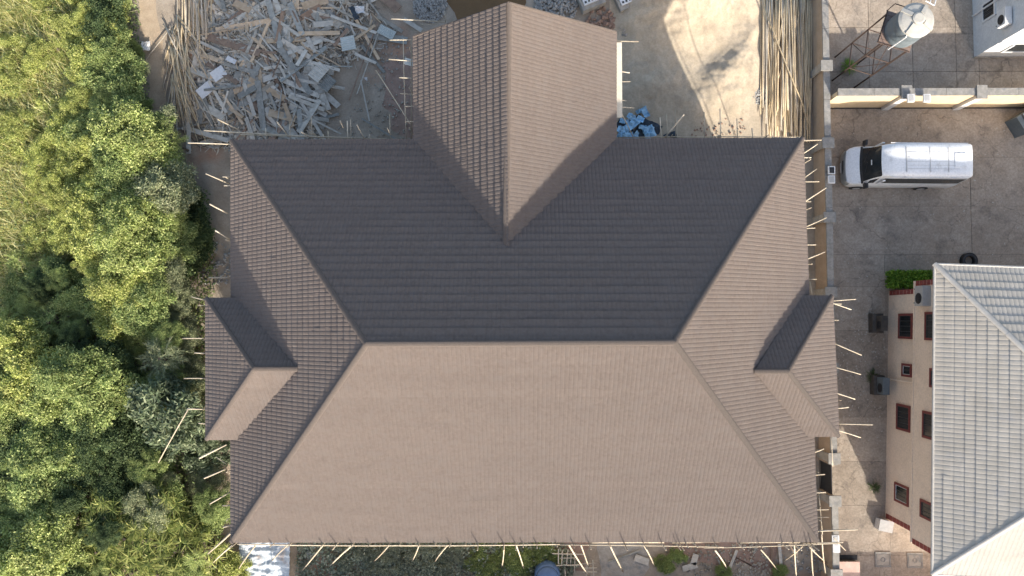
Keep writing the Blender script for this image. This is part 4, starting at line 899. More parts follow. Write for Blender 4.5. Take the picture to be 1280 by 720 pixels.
V, Fc = leaves(g, sc_, norm(rdirs(g, len(sc_)) * .6 + np.array([0, 0, 1])), .17, .085)
mk('ground_cover', None, M['lf_lifted'], v=V, f=Fc, kind='stuff', label='grey-green weeds covering the strip below the front eave', cat='weeds')
# hedge beside the cream house, fern under the tank stand
hp = P(1135, 349, .7)
hd = empty('hedge', (hp.x, hp.y, .034), 'bright green trimmed hedge at the end wall of cream house', 'hedge')
n = 5200; q = g.uniform(-1, 1, (n, 3)) * np.array([1.25, .42, .35]) + np.array([hp.x + .25, hp.y, .72])
V, Fc = leaves(g, q, norm(rdirs(g, n) + np.array([0, 0, .8])), .13, .075)
mk('foliage', None, M['lf_hedge'], hd, v=V, f=Fc)
st_ = MB()
for kx in range(6): st_.tube((hp.x - .8 + .4 * kx, hp.y, .034), (hp.x - .8 + .4 * kx + .05, hp.y + .05, .8), .02, .01, seg=5)
mk('stem', st_, M['trunk'], hd)
pl = plant(1063, 82, .6, .15, 'feather0', 'lf_hedge', 'fern_shrub', 'small bright green feathery plant between legs of the tank stand', 'plant')
for (px, py, lab) in ((1092, 470, 'dark withered weed above the old air conditioner'), (1094, 610, 'dry dark weed against the cream wall near the lower corner')):
    plant(px, py, .5, .1, 'feather1', 'lf_dark', 'weed', lab, 'weed')

# ---------------------------------------------------------------- sand heap
NX, NY = 130, 120; V = []; Fc = []
gs = np.random.default_rng(3)
from mathutils import noise as mn
for j in range(NY + 1):
    for i in range(NX + 1):
        px = 762 + (965 - 762) * i / NX; py = -70 + (176 + 70) * j / NY
        p = P(px, py)
        jg = 9 * mn.noise((py * .06, 3.3, px * .01)); edge = min(1, max(0, (px - 766 + jg) / 22)) * min(1, max(0, (952 + jg - px) / 16)) * min(1, max(0, (170 + jg - py) / 30))
        hgt = 1.55 * math.exp(-(((px - 858) / 58) ** 2 + ((py + 8) / 44) ** 2)) + .35 * math.exp(-(((px - 800) / 40) ** 2 + ((py - 20) / 60) ** 2)) + .45 * math.exp(-(((px - 820) / 40) ** 2 + ((py - 110) / 26) ** 2))
        fd = (px - 893) * .77 + (py - 90) * .64 + 5 * mn.noise((px * .05, py * .05, 1.7)); al = (px - 893) * .64 - (py - 90) * .77
        face = .5 + .5 * math.tanh(fd / 15.0)
        hgt += .72 * face * math.exp(-(max(0, fd) / 42) ** 2) * math.exp(-((al - 5) / 58) ** 2)
        nz = mn.fractal((p.x * 1.1, p.y * 1.1, 0), .9, 2.0, 5) * .12 + mn.noise((p.x * 2.2, p.y * 2.2, 9)) * .045 + mn.noise((p.x * 6, p.y * 8, 2)) * .045 + mn.noise((p.x * 14, p.y * 14, 5)) * .02
        V.append((p.x, p.y, max(.004, (hgt + nz * (.4 + hgt)) * edge + .006)))
for j in range(NY):
    for i in range(NX):
        a = j * (NX + 1) + i; Fc.append((a, a + NX + 1, a + NX + 2, a + 1))
mk('sand_heap', None, M['sand'], v=V, f=Fc, smooth=True, kind='stuff', label='heap of pale building sand right of the gable wing', cat='sand')

# gravel heaps and rubble
def heap(px, py, r, h, n, m, label, sz=.09, cat='rubble'):
    c = P(px, py); mb = MB(); rg = random.Random(px)
    for _ in range(n):
        q = rg.uniform(0, 6.28); d = r * math.sqrt(rg.random()); z = h * max(0, 1 - (d / r) ** 2) * rg.uniform(.6, 1.0)
        s = sz * rg.uniform(.4, 1.6); ax = Vector((rg.gauss(0, 1), rg.gauss(0, 1), rg.gauss(0, 1))).normalized(); b = ax.orthogonal().normalized()
        mb.box((c.x + math.cos(q) * d, c.y + math.sin(q) * d, z + s * .2), (s, s * rg.uniform(.6, 1), s * rg.uniform(.4, .9)), (ax, b, ax.cross(b)))
    return mk('rubble_heap', mb, m, kind='stuff', label=label, cat=cat)
heap(538, 8, .9, .5, 900, M['gravel'], 'grey gravel heap beside the muddy pit')
heap(694, 8, 1.2, .3, 700, M['gravel'], 'grey stone rubble right of the gable peak')
heap(752, 26, .8, .1, 120, M['blockred'], 'reddish brick rubble near the wing corner', .12)
heap(790, 36, .6, .15, 90, M['concgrey'], 'grey mortar lumps near the wing corner', .16)
heap(900, 170, 1.5, .06, 130, M['blockred'], 'reddish rubble along the rear eave below the sand', .07)
heap(952, 120, .5, .1, 260, M['gravel'], 'grey grit between the sand and stacked bamboo', .07)
heap(475, 60, 1.5, .04, 160, M['concgrey'], 'scattered chips on the ground left of the wing', .08)
heap(470, 140, 2.2, .03, 220, M['wgrey'], 'loose chips on the dusty ground near the scaffold corner', .07)
heap(868, 700, 1.6, .06, 200, M['wgrey'], 'broken concrete lumps in strip below the front eave', .09)
heap(935, 705, 1.3, .08, 260, M['wgrey'], 'pale rubble in strip below the eave near the compound wall', .08)
heap(1000, 700, 1.2, .04, 120, M['gravel'], 'scattered stones beside the compound wall near the bottom', .08)
heap(270, 330, 1.2, .08, 160, M['gravel'], 'grey rubble between thicket and left eave', .1)

# white perforated vent blocks on grey concrete blocks
for (px, lab) in ((738, 'left'), (784, 'right')):
    c = P(px, 3); e = empty('vent_block', c, 'white perforated vent block on grey concrete base by the pit, %s one' % lab, 'block', 'perforated vent blocks')
    ax = Vector((.92, .38, 0)).normalized(); ay = Vector((-ax.y, ax.x, 0)); az = Vector((0, 0, 1))
    mk('base', MB().box(c + az * .25, (1.3, .95, .5), (ax, ay, az)), M['concgrey'], e)
    pl_ = mk('panel', MB().box(c + az * .55 + ay * .1, (1.0, .7, .1), (ax, ay, az)), M['white'], e)
    for i in range(5):
        for j in range(3):
            mk('hole', MB().box(c + az * .601 + ay * (.1 - .22 + .22 * j) + ax * (-.38 + .19 * i), (.11, .11, .008), (ax, ay, az)), M['black'], pl_)

# ---------------------------------------------------------------- bamboo stacks
def pole_obj(name, p0, p1, r, m, bend=.06, **kw):
    mb = MB().tube(p0, p1, r, r * .7, seg=6, n=3, bend=bend)
    return mk(name, mb, m, smooth=True, **kw)
rg = random.Random(21)
for k in range(105):
    t = rg.random(); x0 = 953 + 62 * t + rg.uniform(-3, 3); x1 = 953 + 62 * (t * .9 + rg.random() * .1) + rg.uniform(-7, 7)
    if rg.random() < .1: x1 = rg.uniform(958, 1012)
    y0 = rg.uniform(-60, 4); y1 = rg.uniform(130, 185)
    x0, x1 = min(x0, 1014), min(x1, 1014)
    z = .05 + .35 * rg.random() * math.sin(math.pi * min(1, max(0, (x0 - 945) / 75))) + .05
    pole_obj('bamboo_pole', P(x0, y0, z), P(x1, y1, z + rg.uniform(-.04, .06)), rg.uniform(.028, .045), M['bamboo'] if k % 4 else M['bamboog'], .08,
             label='%s long bamboo pole in the %s of the stack along the compound wall' % ('straw-coloured' if k % 4 else 'greyish', 'left third' if x0 < 974 else 'middle' if x0 < 995 else 'right third'), cat='bamboo pole', group='stacked bamboo poles by the compound wall')
pole_obj('bamboo_pole', P(955, 8, .5), P(1004, 132, .5), .045, M['bamboo'], .05, label='bamboo pole lying diagonally across the stack along the compound wall', cat='bamboo pole', group='stacked bamboo poles by the compound wall')
for k in range(34):
    x0 = rg.uniform(222, 264)
    pole_obj('bamboo_pole', P(x0, rg.uniform(-60, -5), rg.uniform(.1, .5)), P(x0 + rg.uniform(-4, 8), rg.uniform(35, 75), rg.uniform(.1, .5)), rg.uniform(.025, .04), M['bamboo'] if k % 3 == 0 else M['bamboog'], .06,
             label='%s upright bamboo pole in the %s half of the bundle left of the timber heap' % ('greyish' if k % 3 else 'straw-coloured', 'left' if x0 < 243 else 'right'), cat='bamboo pole', group='bamboo poles left of the scrap heap')
for k in range(120):
    x0 = rg.uniform(203, 238); y0 = rg.uniform(18, 110); L_ = rg.uniform(35, 85); a = rg.gauss(.22, .28)
    x1 = x0 + L_ * math.sin(a); y1 = min(190, y0 + L_ * math.cos(a))
    if x0 < 214 and y0 > 60: x0 += 10; x1 += 8
    z0 = rg.uniform(.05, .45)
    pole_obj('bamboo_pole', P(x0, y0, z0), P(x1, y1, z0 + rg.uniform(-.1, .1) if z0 > .16 else z0 + .05), rg.uniform(.02, .036), M['bamboo'] if k % 3 else M['bamboog'], .05,
             label='%s thin bamboo stick in the %s part of the jumble beside the dirt path' % ('straw-coloured' if k % 3 else 'greyish', 'upper' if y0 < 45 else 'middle' if y0 < 78 else 'lower'), cat='bamboo pole', group='bamboo sticks beside the dirt path')

# ---------------------------------------------------------------- scrap timber heap
def HH(px, py):
    b = 1.0 * math.exp(-(((px - 335) / (72 if px < 335 else 105)) ** 2 + ((py - 70) / 95) ** 2)); return max(0, b - .12) * .95
sm_ = MB(); rg = random.Random(8)
for _ in range(10500):
    px = rg.gauss(335, 62); py = rg.uniform(-50, 186)
    if px < 238 + rg.uniform(0, 22) or px > 480 or (px > 400 and py > 100 - (px - 400) * .5): continue
    p = P(px, py); z = HH(px, py) * .9 + rg.uniform(0, .05); a = rg.uniform(0, 6.28); ax = Vector((math.cos(a), math.sin(a), rg.uniform(-.35, .35))).normalized(); b = ax.cross(Vector((0, 0, 1))).normalized()
    b = (b + ax.cross(b) * rg.uniform(-.6, .6)).normalized()
    sm_.box((p.x, p.y, z), (rg.uniform(.2, 1.1), rg.choice((.02, .03, .04, .05, .08, .14)), rg.uniform(.012, .03)), (ax, b, ax.cross(b)))
mk('timber_scraps', sm_, M['scrap'], kind='stuff', label='splintered offcuts and chips under the scrap timber heap', cat='scraps')
# earth body of the heap
V = []; Fc = []; n_ = 40
for j in range(n_ + 1):
    for i in range(n_ + 1):
        px = 225 + 260 * i / n_; py = -60 + 250 * j / n_; p = P(px, py); V.append((p.x, p.y, max(-.05, HH(px, py) * .86 - .03 + .03 * mn.noise((p.x * 3, p.y * 3, 0)))))
for j in range(n_):
    for i in range(n_):
        a = j * (n_ + 1) + i; Fc.append((a, a + n_ + 1, a + n_ + 2, a + 1))
mk('dust_mound', None, M['soil'], v=V, f=Fc, smooth=True, kind='stuff', label='dusty grey rubble filling under the scrap timber', cat='rubble')

def plank(p0, p1, w_, th, m, label, group, name='plank', roll=0.0, cat='plank'):
    p0 = Vector(p0); p1 = Vector(p1); d = (p1 - p0); L_ = d.length; d.normalize(); s = d.cross(Vector((0, 0, 1))).normalized(); s = (s + s.cross(d) * roll).normalized()
    mb = MB().box((p0 + p1) / 2, (L_, w_, th), (d, s, s.cross(d)))
    # uneven sawn ends
    vv = [list(v) for v in mb.v]
    for i in range(0, 8):
        o_ = d * random.Random(int(L_ * 1e4) + i // 2).uniform(-.03, .03)
        for q in range(3): vv[i][q] += o_[q]
    mb.v = [tuple(v) for v in vv]
    return mk(name, mb, m, label=label, cat=cat, group=group)
G1 = 'scrap planks in the timber heap'
def hz(px, py, dz=.0): return P(px, py, HH(px, py) + dz)
rg = random.Random(4)
for k in range(350):
    px = rg.gauss(345, 68); py = rg.uniform(-35, 178)
    if px < 238 or px > 492 or (px > 405 and py > 112 - (px - 405) * .55): continue
    L_ = rg.uniform(18, 74); base_a = 1.0 if px < 300 else (.5 if px > 380 else .75)
    a = rg.gauss(base_a, .75); dx, dy = math.cos(a) * L_ / 2, math.sin(a) * L_ / 2
    w_ = rg.choice((.05, .06, .08, .1, .13, .16, .2, .26, .32, .4)); lay = rg.uniform(.03, .22)
    z0, z1 = lay + rg.uniform(-.03, .08), lay + rg.uniform(-.03, .08)
    m = rg.choice(('wgrey', 'wgrey', 'wgrey', 'wgrey', 'wlight', 'wlight', 'wdark', 'wdark', 'wtan', 'wbrown'))
    nm = {'wgrey': 'weathered grey', 'wlight': 'pale grey', 'wdark': 'dark slate-grey', 'wtan': 'tan', 'wbrown': 'dark brown'}[m]
    wd = 'narrow' if w_ < .11 else ('broad' if w_ > .19 else 'medium-width')
    plank(hz(px - dx, py - dy, z0), hz(px + dx, py + dy, z1), w_, rg.uniform(.02, .045), M[m], '%s %s plank in the %s %s of the timber heap' % (wd, nm, 'upper' if py < 45 else 'middle' if py < 105 else 'lower', 'left' if px < 310 else 'centre' if px < 370 else 'right'), G1, roll=rg.gauss(0, .25))
EXPL = [  # x0,y0,x1,y1,width,material,label
 (338, 24, 314, 77, .15, 'wtan', 'warm brown batten lying steeply across the top of the timber heap'),
 (280, 34, 336, 1, .26, 'wlight', 'long pale board sloping up to the upper edge of the timber heap'),
 (245, 50, 281, 67, .15, 'wlight', 'pale short board beside the bamboo bundle'),
 (261, 101, 283, 141, .16, 'wlight', 'pale board leading down to the left rear roof corner'),
 (350, 60, 388, 117, .30, 'wdark', 'long dark slate board running down the centre of the timber heap'),
 (342, 22, 374, 45, .16, 'wgrey', 'grey board ending at the tan plank in the timber heap'),
 (305, 104, 318, 144, .2, 'wlight', 'pale greenish plank standing almost upright in the lower timber heap'),
 (322, 101, 330, 166, .32, 'wdark', 'wide dark plank with its end near the rear eave'),
 (235, 125, 236, 192, .24, 'wlight', 'pale upright board at the left edge of the timber heap'),
 (287, 135, 304, 147, .18, 'wtan', 'short beige board left of the pale greenish plank'),
 (285, 114, 277, 142, .1, 'wlight', 'thin pale stick crossing the board near the left roof corner'),
 (355, 129, 366, 158, .22, 'wtan', 'tan-grey plank leaning towards the rear eave'),
 (399, 125, 373, 166, .32, 'wgrey', 'wide grey board running from the slate panel to the rear eave'),
 (373, 42, 425, 41, .22, 'wtan', 'tan plank lying level near the top right of timber heap'),
 (392, 31, 416, 29, .3, 'wlight', 'short broad pale board above the level tan plank'),
 (378, 8, 410, -1, .42, 'wtan', 'broad beige board at the upper picture edge'),
 (384, 46, 394, 66, .2, 'wlight', 'short pale plank hanging below the level tan plank'),
 (371, 82, 383, 62, .2, 'wlight', 'short pale plank left of the stacked pale boards'),
 (414, 20, 470, 41, .16, 'wlight', 'long pale batten pointing at the corrugated sheet near the wing'),
 (390, 78, 425, 88, .16, 'wlight', 'pale board under the corrugated square sheet'),
 (381, 58, 426, 83, .06, 'wtan', 'curved tan strip arching over the right of timber heap'),
 (443, 67, 470, 79, .15, 'wlight', 'pale plank at the right tip of the timber heap'),
 (472, 28, 436, 126, .06, 'wbrown', 'long dark brown pole on the right flank of the timber heap'),
 (477, 30, 446, 118, .05, 'wgrey', 'long grey pole beside the dark brown pole'),
 (451, 100, 462, 152, .07, 'wlight', 'thin pale stick lying on bare ground beside the heap'),
 (452, 148, 502, 178, .09, 'wdark', 'dark stick on the ground in the scaffold corner'),
 (505, 24, 527, 38, .22, 'wlight', 'pale plank below the bright pole beside the wing'),
 (335, 0, 351, 60, .3, 'wdark', 'dark slate board under the upper timber heap'),
 (362, 3, 378, 44, .3, 'wdark', 'dark slate board beside the broad beige board'),
 (300, 62, 345, 66, .1, 'wbrown', 'dark thin plank under the warm brown batten'),
 (234, 49, 260, 98, .05, 'wtan', 'pale pole crossing from bamboo bundle to the timber heap'),
 (245, 44, 305, 35, .055, 'wtan', 'tan pole lying level across the left of timber heap'),
 (430, 112, 392, 98, .1, 'wgrey', 'grey batten at the foot of the slate panel'),
 (476, -8, 498, 12, .5, 'wbrown', 'bundle-wide brown boards at the upper edge near the gravel'),
]
for (x0, y0, x1, y1, w_, m, lab) in EXPL:
    plank(hz(x0, y0, .24), hz(x1, y1, .24), w_ * 1.02, .035, M[m], lab, G1, roll=rg.gauss(0, .08))
def corr(px, py, w_, l_, ang, m, label):
    c = hz(px, py, .3); ax = Vector((math.cos(ang), math.sin(ang), .04)).normalized(); ay = Vector((0, 0, 1)).cross(ax).normalized(); az = ax.cross(ay)
    mb = MB(); n = 24; vs = []
    for th in (0, -.006):
        for i in range(n + 1):
            for q in (-1, 1): vs.append(c + ay * (w_ * (i / n - .5)) + ax * (l_ / 2 * q) + az * (.018 * math.sin(i * math.pi / 2) + th))
    k = 2 * (n + 1); fs = [(2 * i, 2 * i + 1, 2 * i + 3, 2 * i + 2) for i in range(n)] + [(k + 2 * i + 2, k + 2 * i + 3, k + 2 * i + 1, k + 2 * i) for i in range(n)]
    mb.add(vs, fs); mk('roofing_sheet', mb, m, label=label, cat='roofing sheet', group='sheets in the timber heap')
corr(435, 54, .75, .75, rad(10), M['zinc'], 'square pale corrugated sheet on the right of the timber heap')
corr(483, 40, .5, .95, rad(-28), M['zinc'], 'pale corrugated sheet lying on the ground towards the wing')
corr(398, 90, .95, .7, rad(-40), M['wlight'], 'pale slatted sheet above the slate panel')
corr(408, 103, .8, .75, rad(-40), M['wdark'], 'dark slate panel at the foot of the timber heap')
for (px, py, w_, l_, a, lab) in ((289, 75, .25, .55, -28, 'small white board left of centre in the timber heap'), (273, 92, .6, .75, 35, 'white square panel in the left of timber heap'), (257, 112, .6, .9, 40, 'pale large panel beside the bamboo sticks'), (513, 78, .3, .55, -15, 'small pale board on the scaffold beside the wing')):
    z_ = 6.3 if px > 500 else HH(px, py) + .3; c = P(px, py, z_); ax = Vector((math.cos(rad(a)), math.sin(rad(a)), 0)); ay = Vector((-ax.y, ax.x, 0))
    mk('panel', MB().box(c, (l_, w_, .02), (ax, ay, Vector((0, 0, 1)))), M['whitewall'] if px < 300 else M['zinc'], label=lab, cat='panel', group='loose panels')

def crumple(px, py, sx, sy, m, label, name, cat, seed, group=None, z=.06, amp=.18, ang=0, n=9, smooth=False):
    rg = random.Random(seed); c = P(px, py, z); vs = []; fs = []; ca, sa = math.cos(ang), math.sin(ang)
    for j in range(n + 1):
        for i in range(n + 1):
            u_, v_ = (i / n - .5) * sx, (j / n - .5) * sy
            h = mn.noise((u_ * (3.5 if n < 20 else 1.6) + seed * 3.1, v_ * (3.5 if n < 20 else 5.5), seed)) * amp + mn.noise((u_ * 9, v_ * 9 + seed, 3)) * amp * .4 + amp * .6
            jx = rg.gauss(0, .012)
            vs.append((c.x + u_ * ca - v_ * sa + jx, c.y + u_ * sa + v_ * ca + jx, max(.01, c.z + h)))
    for j in range(n):
        for i in range(n): a = j * (n + 1) + i; fs.append((a, a + 1, a + n + 2, a + n + 1))
    return mk(name, None, m, v=vs, f=fs, label=label, cat=cat, group=group, smooth=smooth)
BL_ = [(798, 140, .3, .2, 'tilted upper scrap'), (806, 141, .35, .55, 'upright topmost scrap at right'), (790, 148, .6, .3, 'curled scrap in the upper middle'), (800, 150, .4, .3, 'curled small scrap right of middle'), (780, 152, .5, .25, 'scrap at the upper left'), (789, 157, .9, .4, 'long scrap across the middle'), (777, 163, .5, .35, 'scrap at the left end'), (803, 160, .4, .3, 'scrap between the large pieces'), (811, 166, .6, .65, 'large square scrap at the lower right'), (784, 171, .7, .4, 'large scrap at the lower left'), (796, 170, .35, .4, 'darker scrap low in the middle'), (775, 170, .3, .3, 'small scrap at the lower left corner')]
for i, (px, py, sx, sy, lab) in enumerate(BL_):
    crumple(px, py, sx, sy, M['bluesheet'], 'bright blue plastic sheet, ' + lab + ' of the blue pile', 'plastic_sheet', 'plastic sheet', i + 1, 'blue plastic scraps by the wing', .12, .2, rg.uniform(-.7, .7))
for i, (px, py) in enumerate(((795, 152), (783, 165), (808, 156), (818, 160), (800, 168), (838, 172), (778, 158))):
    crumple(px, py, .7, .5, M['navy'], 'dark plastic sheet, %s from the left under the blue scraps' % ORD[1 + sorted([795, 783, 808, 818, 800, 838, 778]).index(px)], 'plastic_sheet', 'plastic sheet', 30 + i, 'dark plastic under the blue scraps', .03, .14, rg.uniform(-.7, .7))
crumple(450, 13, .5, .35, M['white'], 'white crumpled plastic bag at the right of timber heap', 'plastic_bag', 'bag', 50, z=.5)
crumple(443, 17, .25, .8, M['navy'], 'black cloth draped over planks at the right of timber heap', 'cloth', 'cloth', 51, z=.6, ang=.5)
crumple(457, 100, .2, .25, M['white'], 'small white scrap on bare ground beside the heap', 'paper', 'paper', 52, z=.02, amp=.05)
crumple(183, 58, .5, .5, M['white'], 'white sheet scrap on the path edge, upper one', 'plastic_sheet', 'plastic sheet', 53, z=.1, amp=.1)
crumple(201, 151, .35, .6, M['white'], 'white sheet scrap on the path edge, lower one', 'plastic_sheet', 'plastic sheet', 54, z=.1, amp=.1)

# ---------------------------------------------------------------- strip below the eave
tp = P(331, 700, .4); crumple(331, 704, 2.6, 2.7, M['tarp'], 'white tarpaulin with creases below the lower left roof corner', 'tarpaulin', 'tarpaulin', 60, z=.5, amp=.14, n=44, smooth=True)
bt = P(685, 727, 1.5); e = empty('round_tank', (bt.x, bt.y, 0), 'blue domed water tank at the bottom edge of the picture', 'water tank')
mk('tank_body', MB().lathe((bt.x, bt.y, 0), [(.62, 0), (.65, .1), (.65, .9), (.60, 1.05)], 32), M['bluetank'], e, smooth=True)
mk('tank_dome', MB().lathe((bt.x, bt.y, 0), [(.60, 1.05), (.55, 1.2), (.40, 1.36), (.22, 1.45), (.15, 1.46)], 32), M['bluetank'], e, smooth=True)
mk('cap', MB().lathe((bt.x, bt.y, 0), [(.15, 1.455), (.16, 1.5), (.12, 1.53)], 20), M['black'], e)
fr = P(719, 703); e = empty('bamboo_lattice', fr, 'lashed lattice of bamboo sticks lying below the front eave', 'lattice')
for (x0, y0, x1, y1) in ((698, 686, 698, 705), (703, 688, 702, 707), (710, 687, 708, 706), (714, 694, 713, 704), (719, 690, 718, 716), (690, 692, 730, 693), (693, 707, 728, 706), (726, 705, 744, 704), (727, 710, 746, 710), (729, 715, 746, 715), (734, 702, 733, 722), (741, 700, 742, 722), (706, 712, 707, 722), (700, 698, 722, 697)):
    mk('stick', MB().tube(P(x0, y0, .5), P(x1, y1, .5), .03, seg=5), M['bamboog'], e)
for (x0, y0, x1, y1, w_, m, lab) in ((866, 706, 870, 693, .3, 'wlight', 'short pale plank below the front eave, standing on end'), (853, 711, 871, 706, .3, 'wlight', 'short pale plank lying below the upright plank'), (794, 697, 811, 703, .35, 'wlight', 'pale board end on the concrete patch'), (909, 718, 921, 688, .14, 'wlight', 'pale narrow board below the eave near the compound wall'), (760, 703, 800, 688, .07, 'wdark', 'dark pole across the concrete patch'), (898, 700, 906, 720, .08, 'wdark', 'dark stick below the eave'), (974, 680, 977, 712, .16, 'wlight', 'white board beside the compound wall near the bottom'), (965, 684, 965, 720, .1, 'wbrown', 'dark brown plank left of the white board near the bottom'), (382, 697, 389, 690, .35, 'wdark', 'small slate panel beside the tarpaulin')):
    plank(P(x0, y0, .12), P(x1, y1, .12), w_, .04, M[m], lab, 'boards below the front eave')

# tyre and dark corner object in the yard
tq = P(1211, 326, .15); e = empty('tyre', (tq.x, tq.y, .034), 'black tyre lying beside the upper eave of the pale roof', 'tyre')
mk('tread', MB().ring((tq.x, tq.y, .036), .42, .24, .22, 28), M['rubber'], e)
mk('sidewall_ring', MB().ring((tq.x, tq.y, .256), .36, .28, .01, 28), M['black'], e)
a = P(1264, 158, .4); e = empty('dark_crate', (a.x + .8, a.y + .3, .034), 'dark grey crate at the right edge below the yellow wall', 'crate')
ax = Vector((.85, .5, 0)).normalized(); ay = Vector((-ax.y, ax.x, 0)); az = Vector((0, 0, 1))
mk('box', MB().box((a.x + .85, a.y + .3, .5), (1.6, 1.0, .93), (ax, ay, az)), M['tank'], e)
for k in (-1, 0, 1): mk('slat', MB().box((a.x + .85 + ax.x * .5 * k, a.y + .3 + ax.y * .5 * k, .985), (.08, 1.02, .03), (ax, ay, az)), M['black'], e)

# ---------------------------------------------------------------- bamboo scaffolds
def scaffold(label, items, base):
    e = empty('bamboo_scaffold', base, label, 'scaffold', 'bamboo scaffolds round the house')
    for (p0, p1, r) in items: mk('pole', MB().tube(p0, p1, r * rng.uniform(.6, .9), r * rng.uniform(.5, .7), seg=6, n=3, bend=.004 * (Vector(p1) - Vector(p0)).length), M['pole'], e, smooth=True)
    return e
def hzp(x0, y0, x1, y1, z=6.7, r=.035, z1=None): return (P(x0, y0, z), P(x1, y1, z if z1 is None else z1), r)
def post(px, ylen, ztop=None, ybase=679, r=.035):
    b = P(px, ybase + 1.5, 7.0); rr = (ylen - 400) / (ybase + 1.5 - 400); zt = 38 - 31 / rr
    return (Vector((b.x, b.y, 0)), Vector((b.x, b.y, zt)), r)
S_ = [hzp(297, 680, 522, 682, 7.0), hzp(500, 682, 722, 680, 6.95), hzp(700, 681, 905, 684, 7.0), hzp(880, 685, 1048, 679, 7.0), hzp(740, 678, 830, 678, 6.85, .045), hzp(840, 678, 900, 677, 6.85, .045), hzp(925, 678, 1000, 678, 6.85, .045)]
for (px, yl) in ((293, 690), (341, 687), (363, 690), (404, 688), (421, 695), (441, 688), (462, 687), (486, 688), (500, 684), (524, 688), (544, 684), (563, 688), (582, 683), (598, 698), (630, 709), (645, 711), (654, 688), (671, 690), (696, 687), (717, 690), (737, 694), (762, 688), (781, 698), (805, 695), (828, 696), (846, 696), (850, 699), (858, 688), (869, 689), (894, 690), (924, 695), (949, 689), (979, 694), (993, 722), (1009, 708), (1014, 722)):
    S_.append(post(px, 681 + (min(yl, 697) - 681) * .42))
for (x0, y0, x1, y1, r) in ((361, 680, 339, 702, .04), (320, 681, 296, 715, .05), (404, 681, 378, 713, .045), (441, 681, 412, 708, .045), (486, 682, 466, 703, .04), (524, 681, 515, 702, .04), (560, 681, 543, 703, .04), (290, 682, 264, 706, .045), (711, 681, 736, 720, .05), (762, 681, 779, 715, .055), (805, 682, 818, 708, .04), (894, 688, 909, 711, .045), (951, 687, 972, 713, .045), (1012, 684, 1034, 704, .04), (726, 681, 736, 709, .045), (1003, 683, 979, 702, .04), (630, 682, 627, 710, .04), (645, 681, 655, 712, .04), (993, 682, 996, 726, .04), (1014, 683, 1017, 726, .04), (1027, 668, 1033, 724, .04)):
    S_.append((P(x0, y0, 6.9), P(x1, y1, .05), r))
scaffold('bamboo scaffold along the sunlit front eave at the bottom of the picture', S_, P(650, 684))
W_ = [(P(257, 217, 6.9), P(287, 230, 6.3), .045), (P(262, 255, 6.9), P(285, 267, 6.3), .045), (P(269, 288, 6.9), P(288, 300, 6.3), .045), hzp(261, 347, 289, 347, 6.8), hzp(278, 221, 290, 221, 6.6, .03), hzp(280, 232, 290, 232, 6.6, .03)]
W_ += [hzp(239, 371, 260, 376, 6.9), hzp(247, 382, 260, 382, 6.8, .03), hzp(228, 423, 260, 423, 6.9), hzp(243, 441, 260, 442, 6.8, .03), hzp(230, 473, 260, 473, 6.9), hzp(234, 511, 260, 512, 6.9), hzp(248, 529, 260, 530, 6.8, .03), (P(235, 512, 6.9), P(198, 578, 5.0), .04)]
W_ += [hzp(249, 573, 283, 556, 6.6, .04), hzp(255, 598, 283, 586, 6.4, .04), hzp(262, 630, 288, 615, 6.5, .04), hzp(278, 632, 292, 632, 6.7), hzp(279, 659, 292, 656, 6.7), (P(290, 665, 6.9), P(260, 692, 4.5), .05), hzp(270, 571, 283, 580, 6.2, .03)]
for (px, py) in ((283, 222), (283, 300), (284, 340), (255, 425), (255, 510), (284, 590), (284, 650)):
    b = P(px, py, 6.8); W_.append((Vector((b.x, b.y, 0)), Vector((b.x, b.y, 6.9)), .035))
scaffold('bamboo scaffold ends sticking out from the left eave towards the thicket', W_, P(275, 450))
N1 = [hzp(255, 163, 455, 173, 6.5), hzp(235, 178.5, 300, 181, 6.7, .04), hzp(300, 168, 512, 174, 6.2, .03), (P(272, 149, 6.9), P(300, 163, 6.3), .04), (P(346, 152, 6.9), P(360, 170, 6.2), .04), (P(376, 165, 6.9), P(390, 172, 6.3), .04), (P(446, 156, 6.9), P(457, 176, 6.2), .04), (P(425, 151, 6.9), P(429, 160, 6.6), .04), (P(484, 160, 6.9), P(488, 168, 6.6), .04)]
for (x, y) in ((318, 152), (332, 160), (362, 155), (389, 146), (404, 168), (410, 164), (434, 151), (438, 149), (462, 168), (487, 143)): N1.append(hzp(x, y, x + 1, 178, 6.4, .03))
for (px, py) in ((300, 176), (370, 176), (440, 176), (500, 176)):
    b = P(px, py, 6.5); N1.append((Vector((b.x, b.y + .1, 0)), Vector((b.x, b.y + .1, 6.6)), .035))
scaffold('bamboo scaffold along the left rear eave beside the timber heap', N1, P(400, 170))
N2 = [hzp(489, 23.5, 556, 27.5, 6.9, .045), hzp(556, 14, 557, 28, 6.7, .03), hzp(527, 31, 548, 30, 6.3, .03), hzp(487, 50, 520, 50, 6.6), hzp(486, 74, 520, 77, 6.6), hzp(499, 97, 520, 98, 6.6, .03), hzp(500, 117, 520, 118, 6.6, .03), hzp(506, 133, 520, 133, 6.6, .03), hzp(508, 152, 520, 152, 6.6, .03),
      hzp(504, 48, 508, 175, 6.3, .03), hzp(514, 50, 514, 175, 6.4, .03), (P(470, 88, 4.5), P(513, 155, 6.4), .04)]
for (px, py) in ((512, 60), (512, 110), (512, 160)):
    b = P(px, py, 6.5); N2.append((Vector((b.x, b.y, 0)), Vector((b.x, b.y, 6.6)), .035))
scaffold('bamboo scaffold along the left side of the gable wing', N2, P(510, 100))
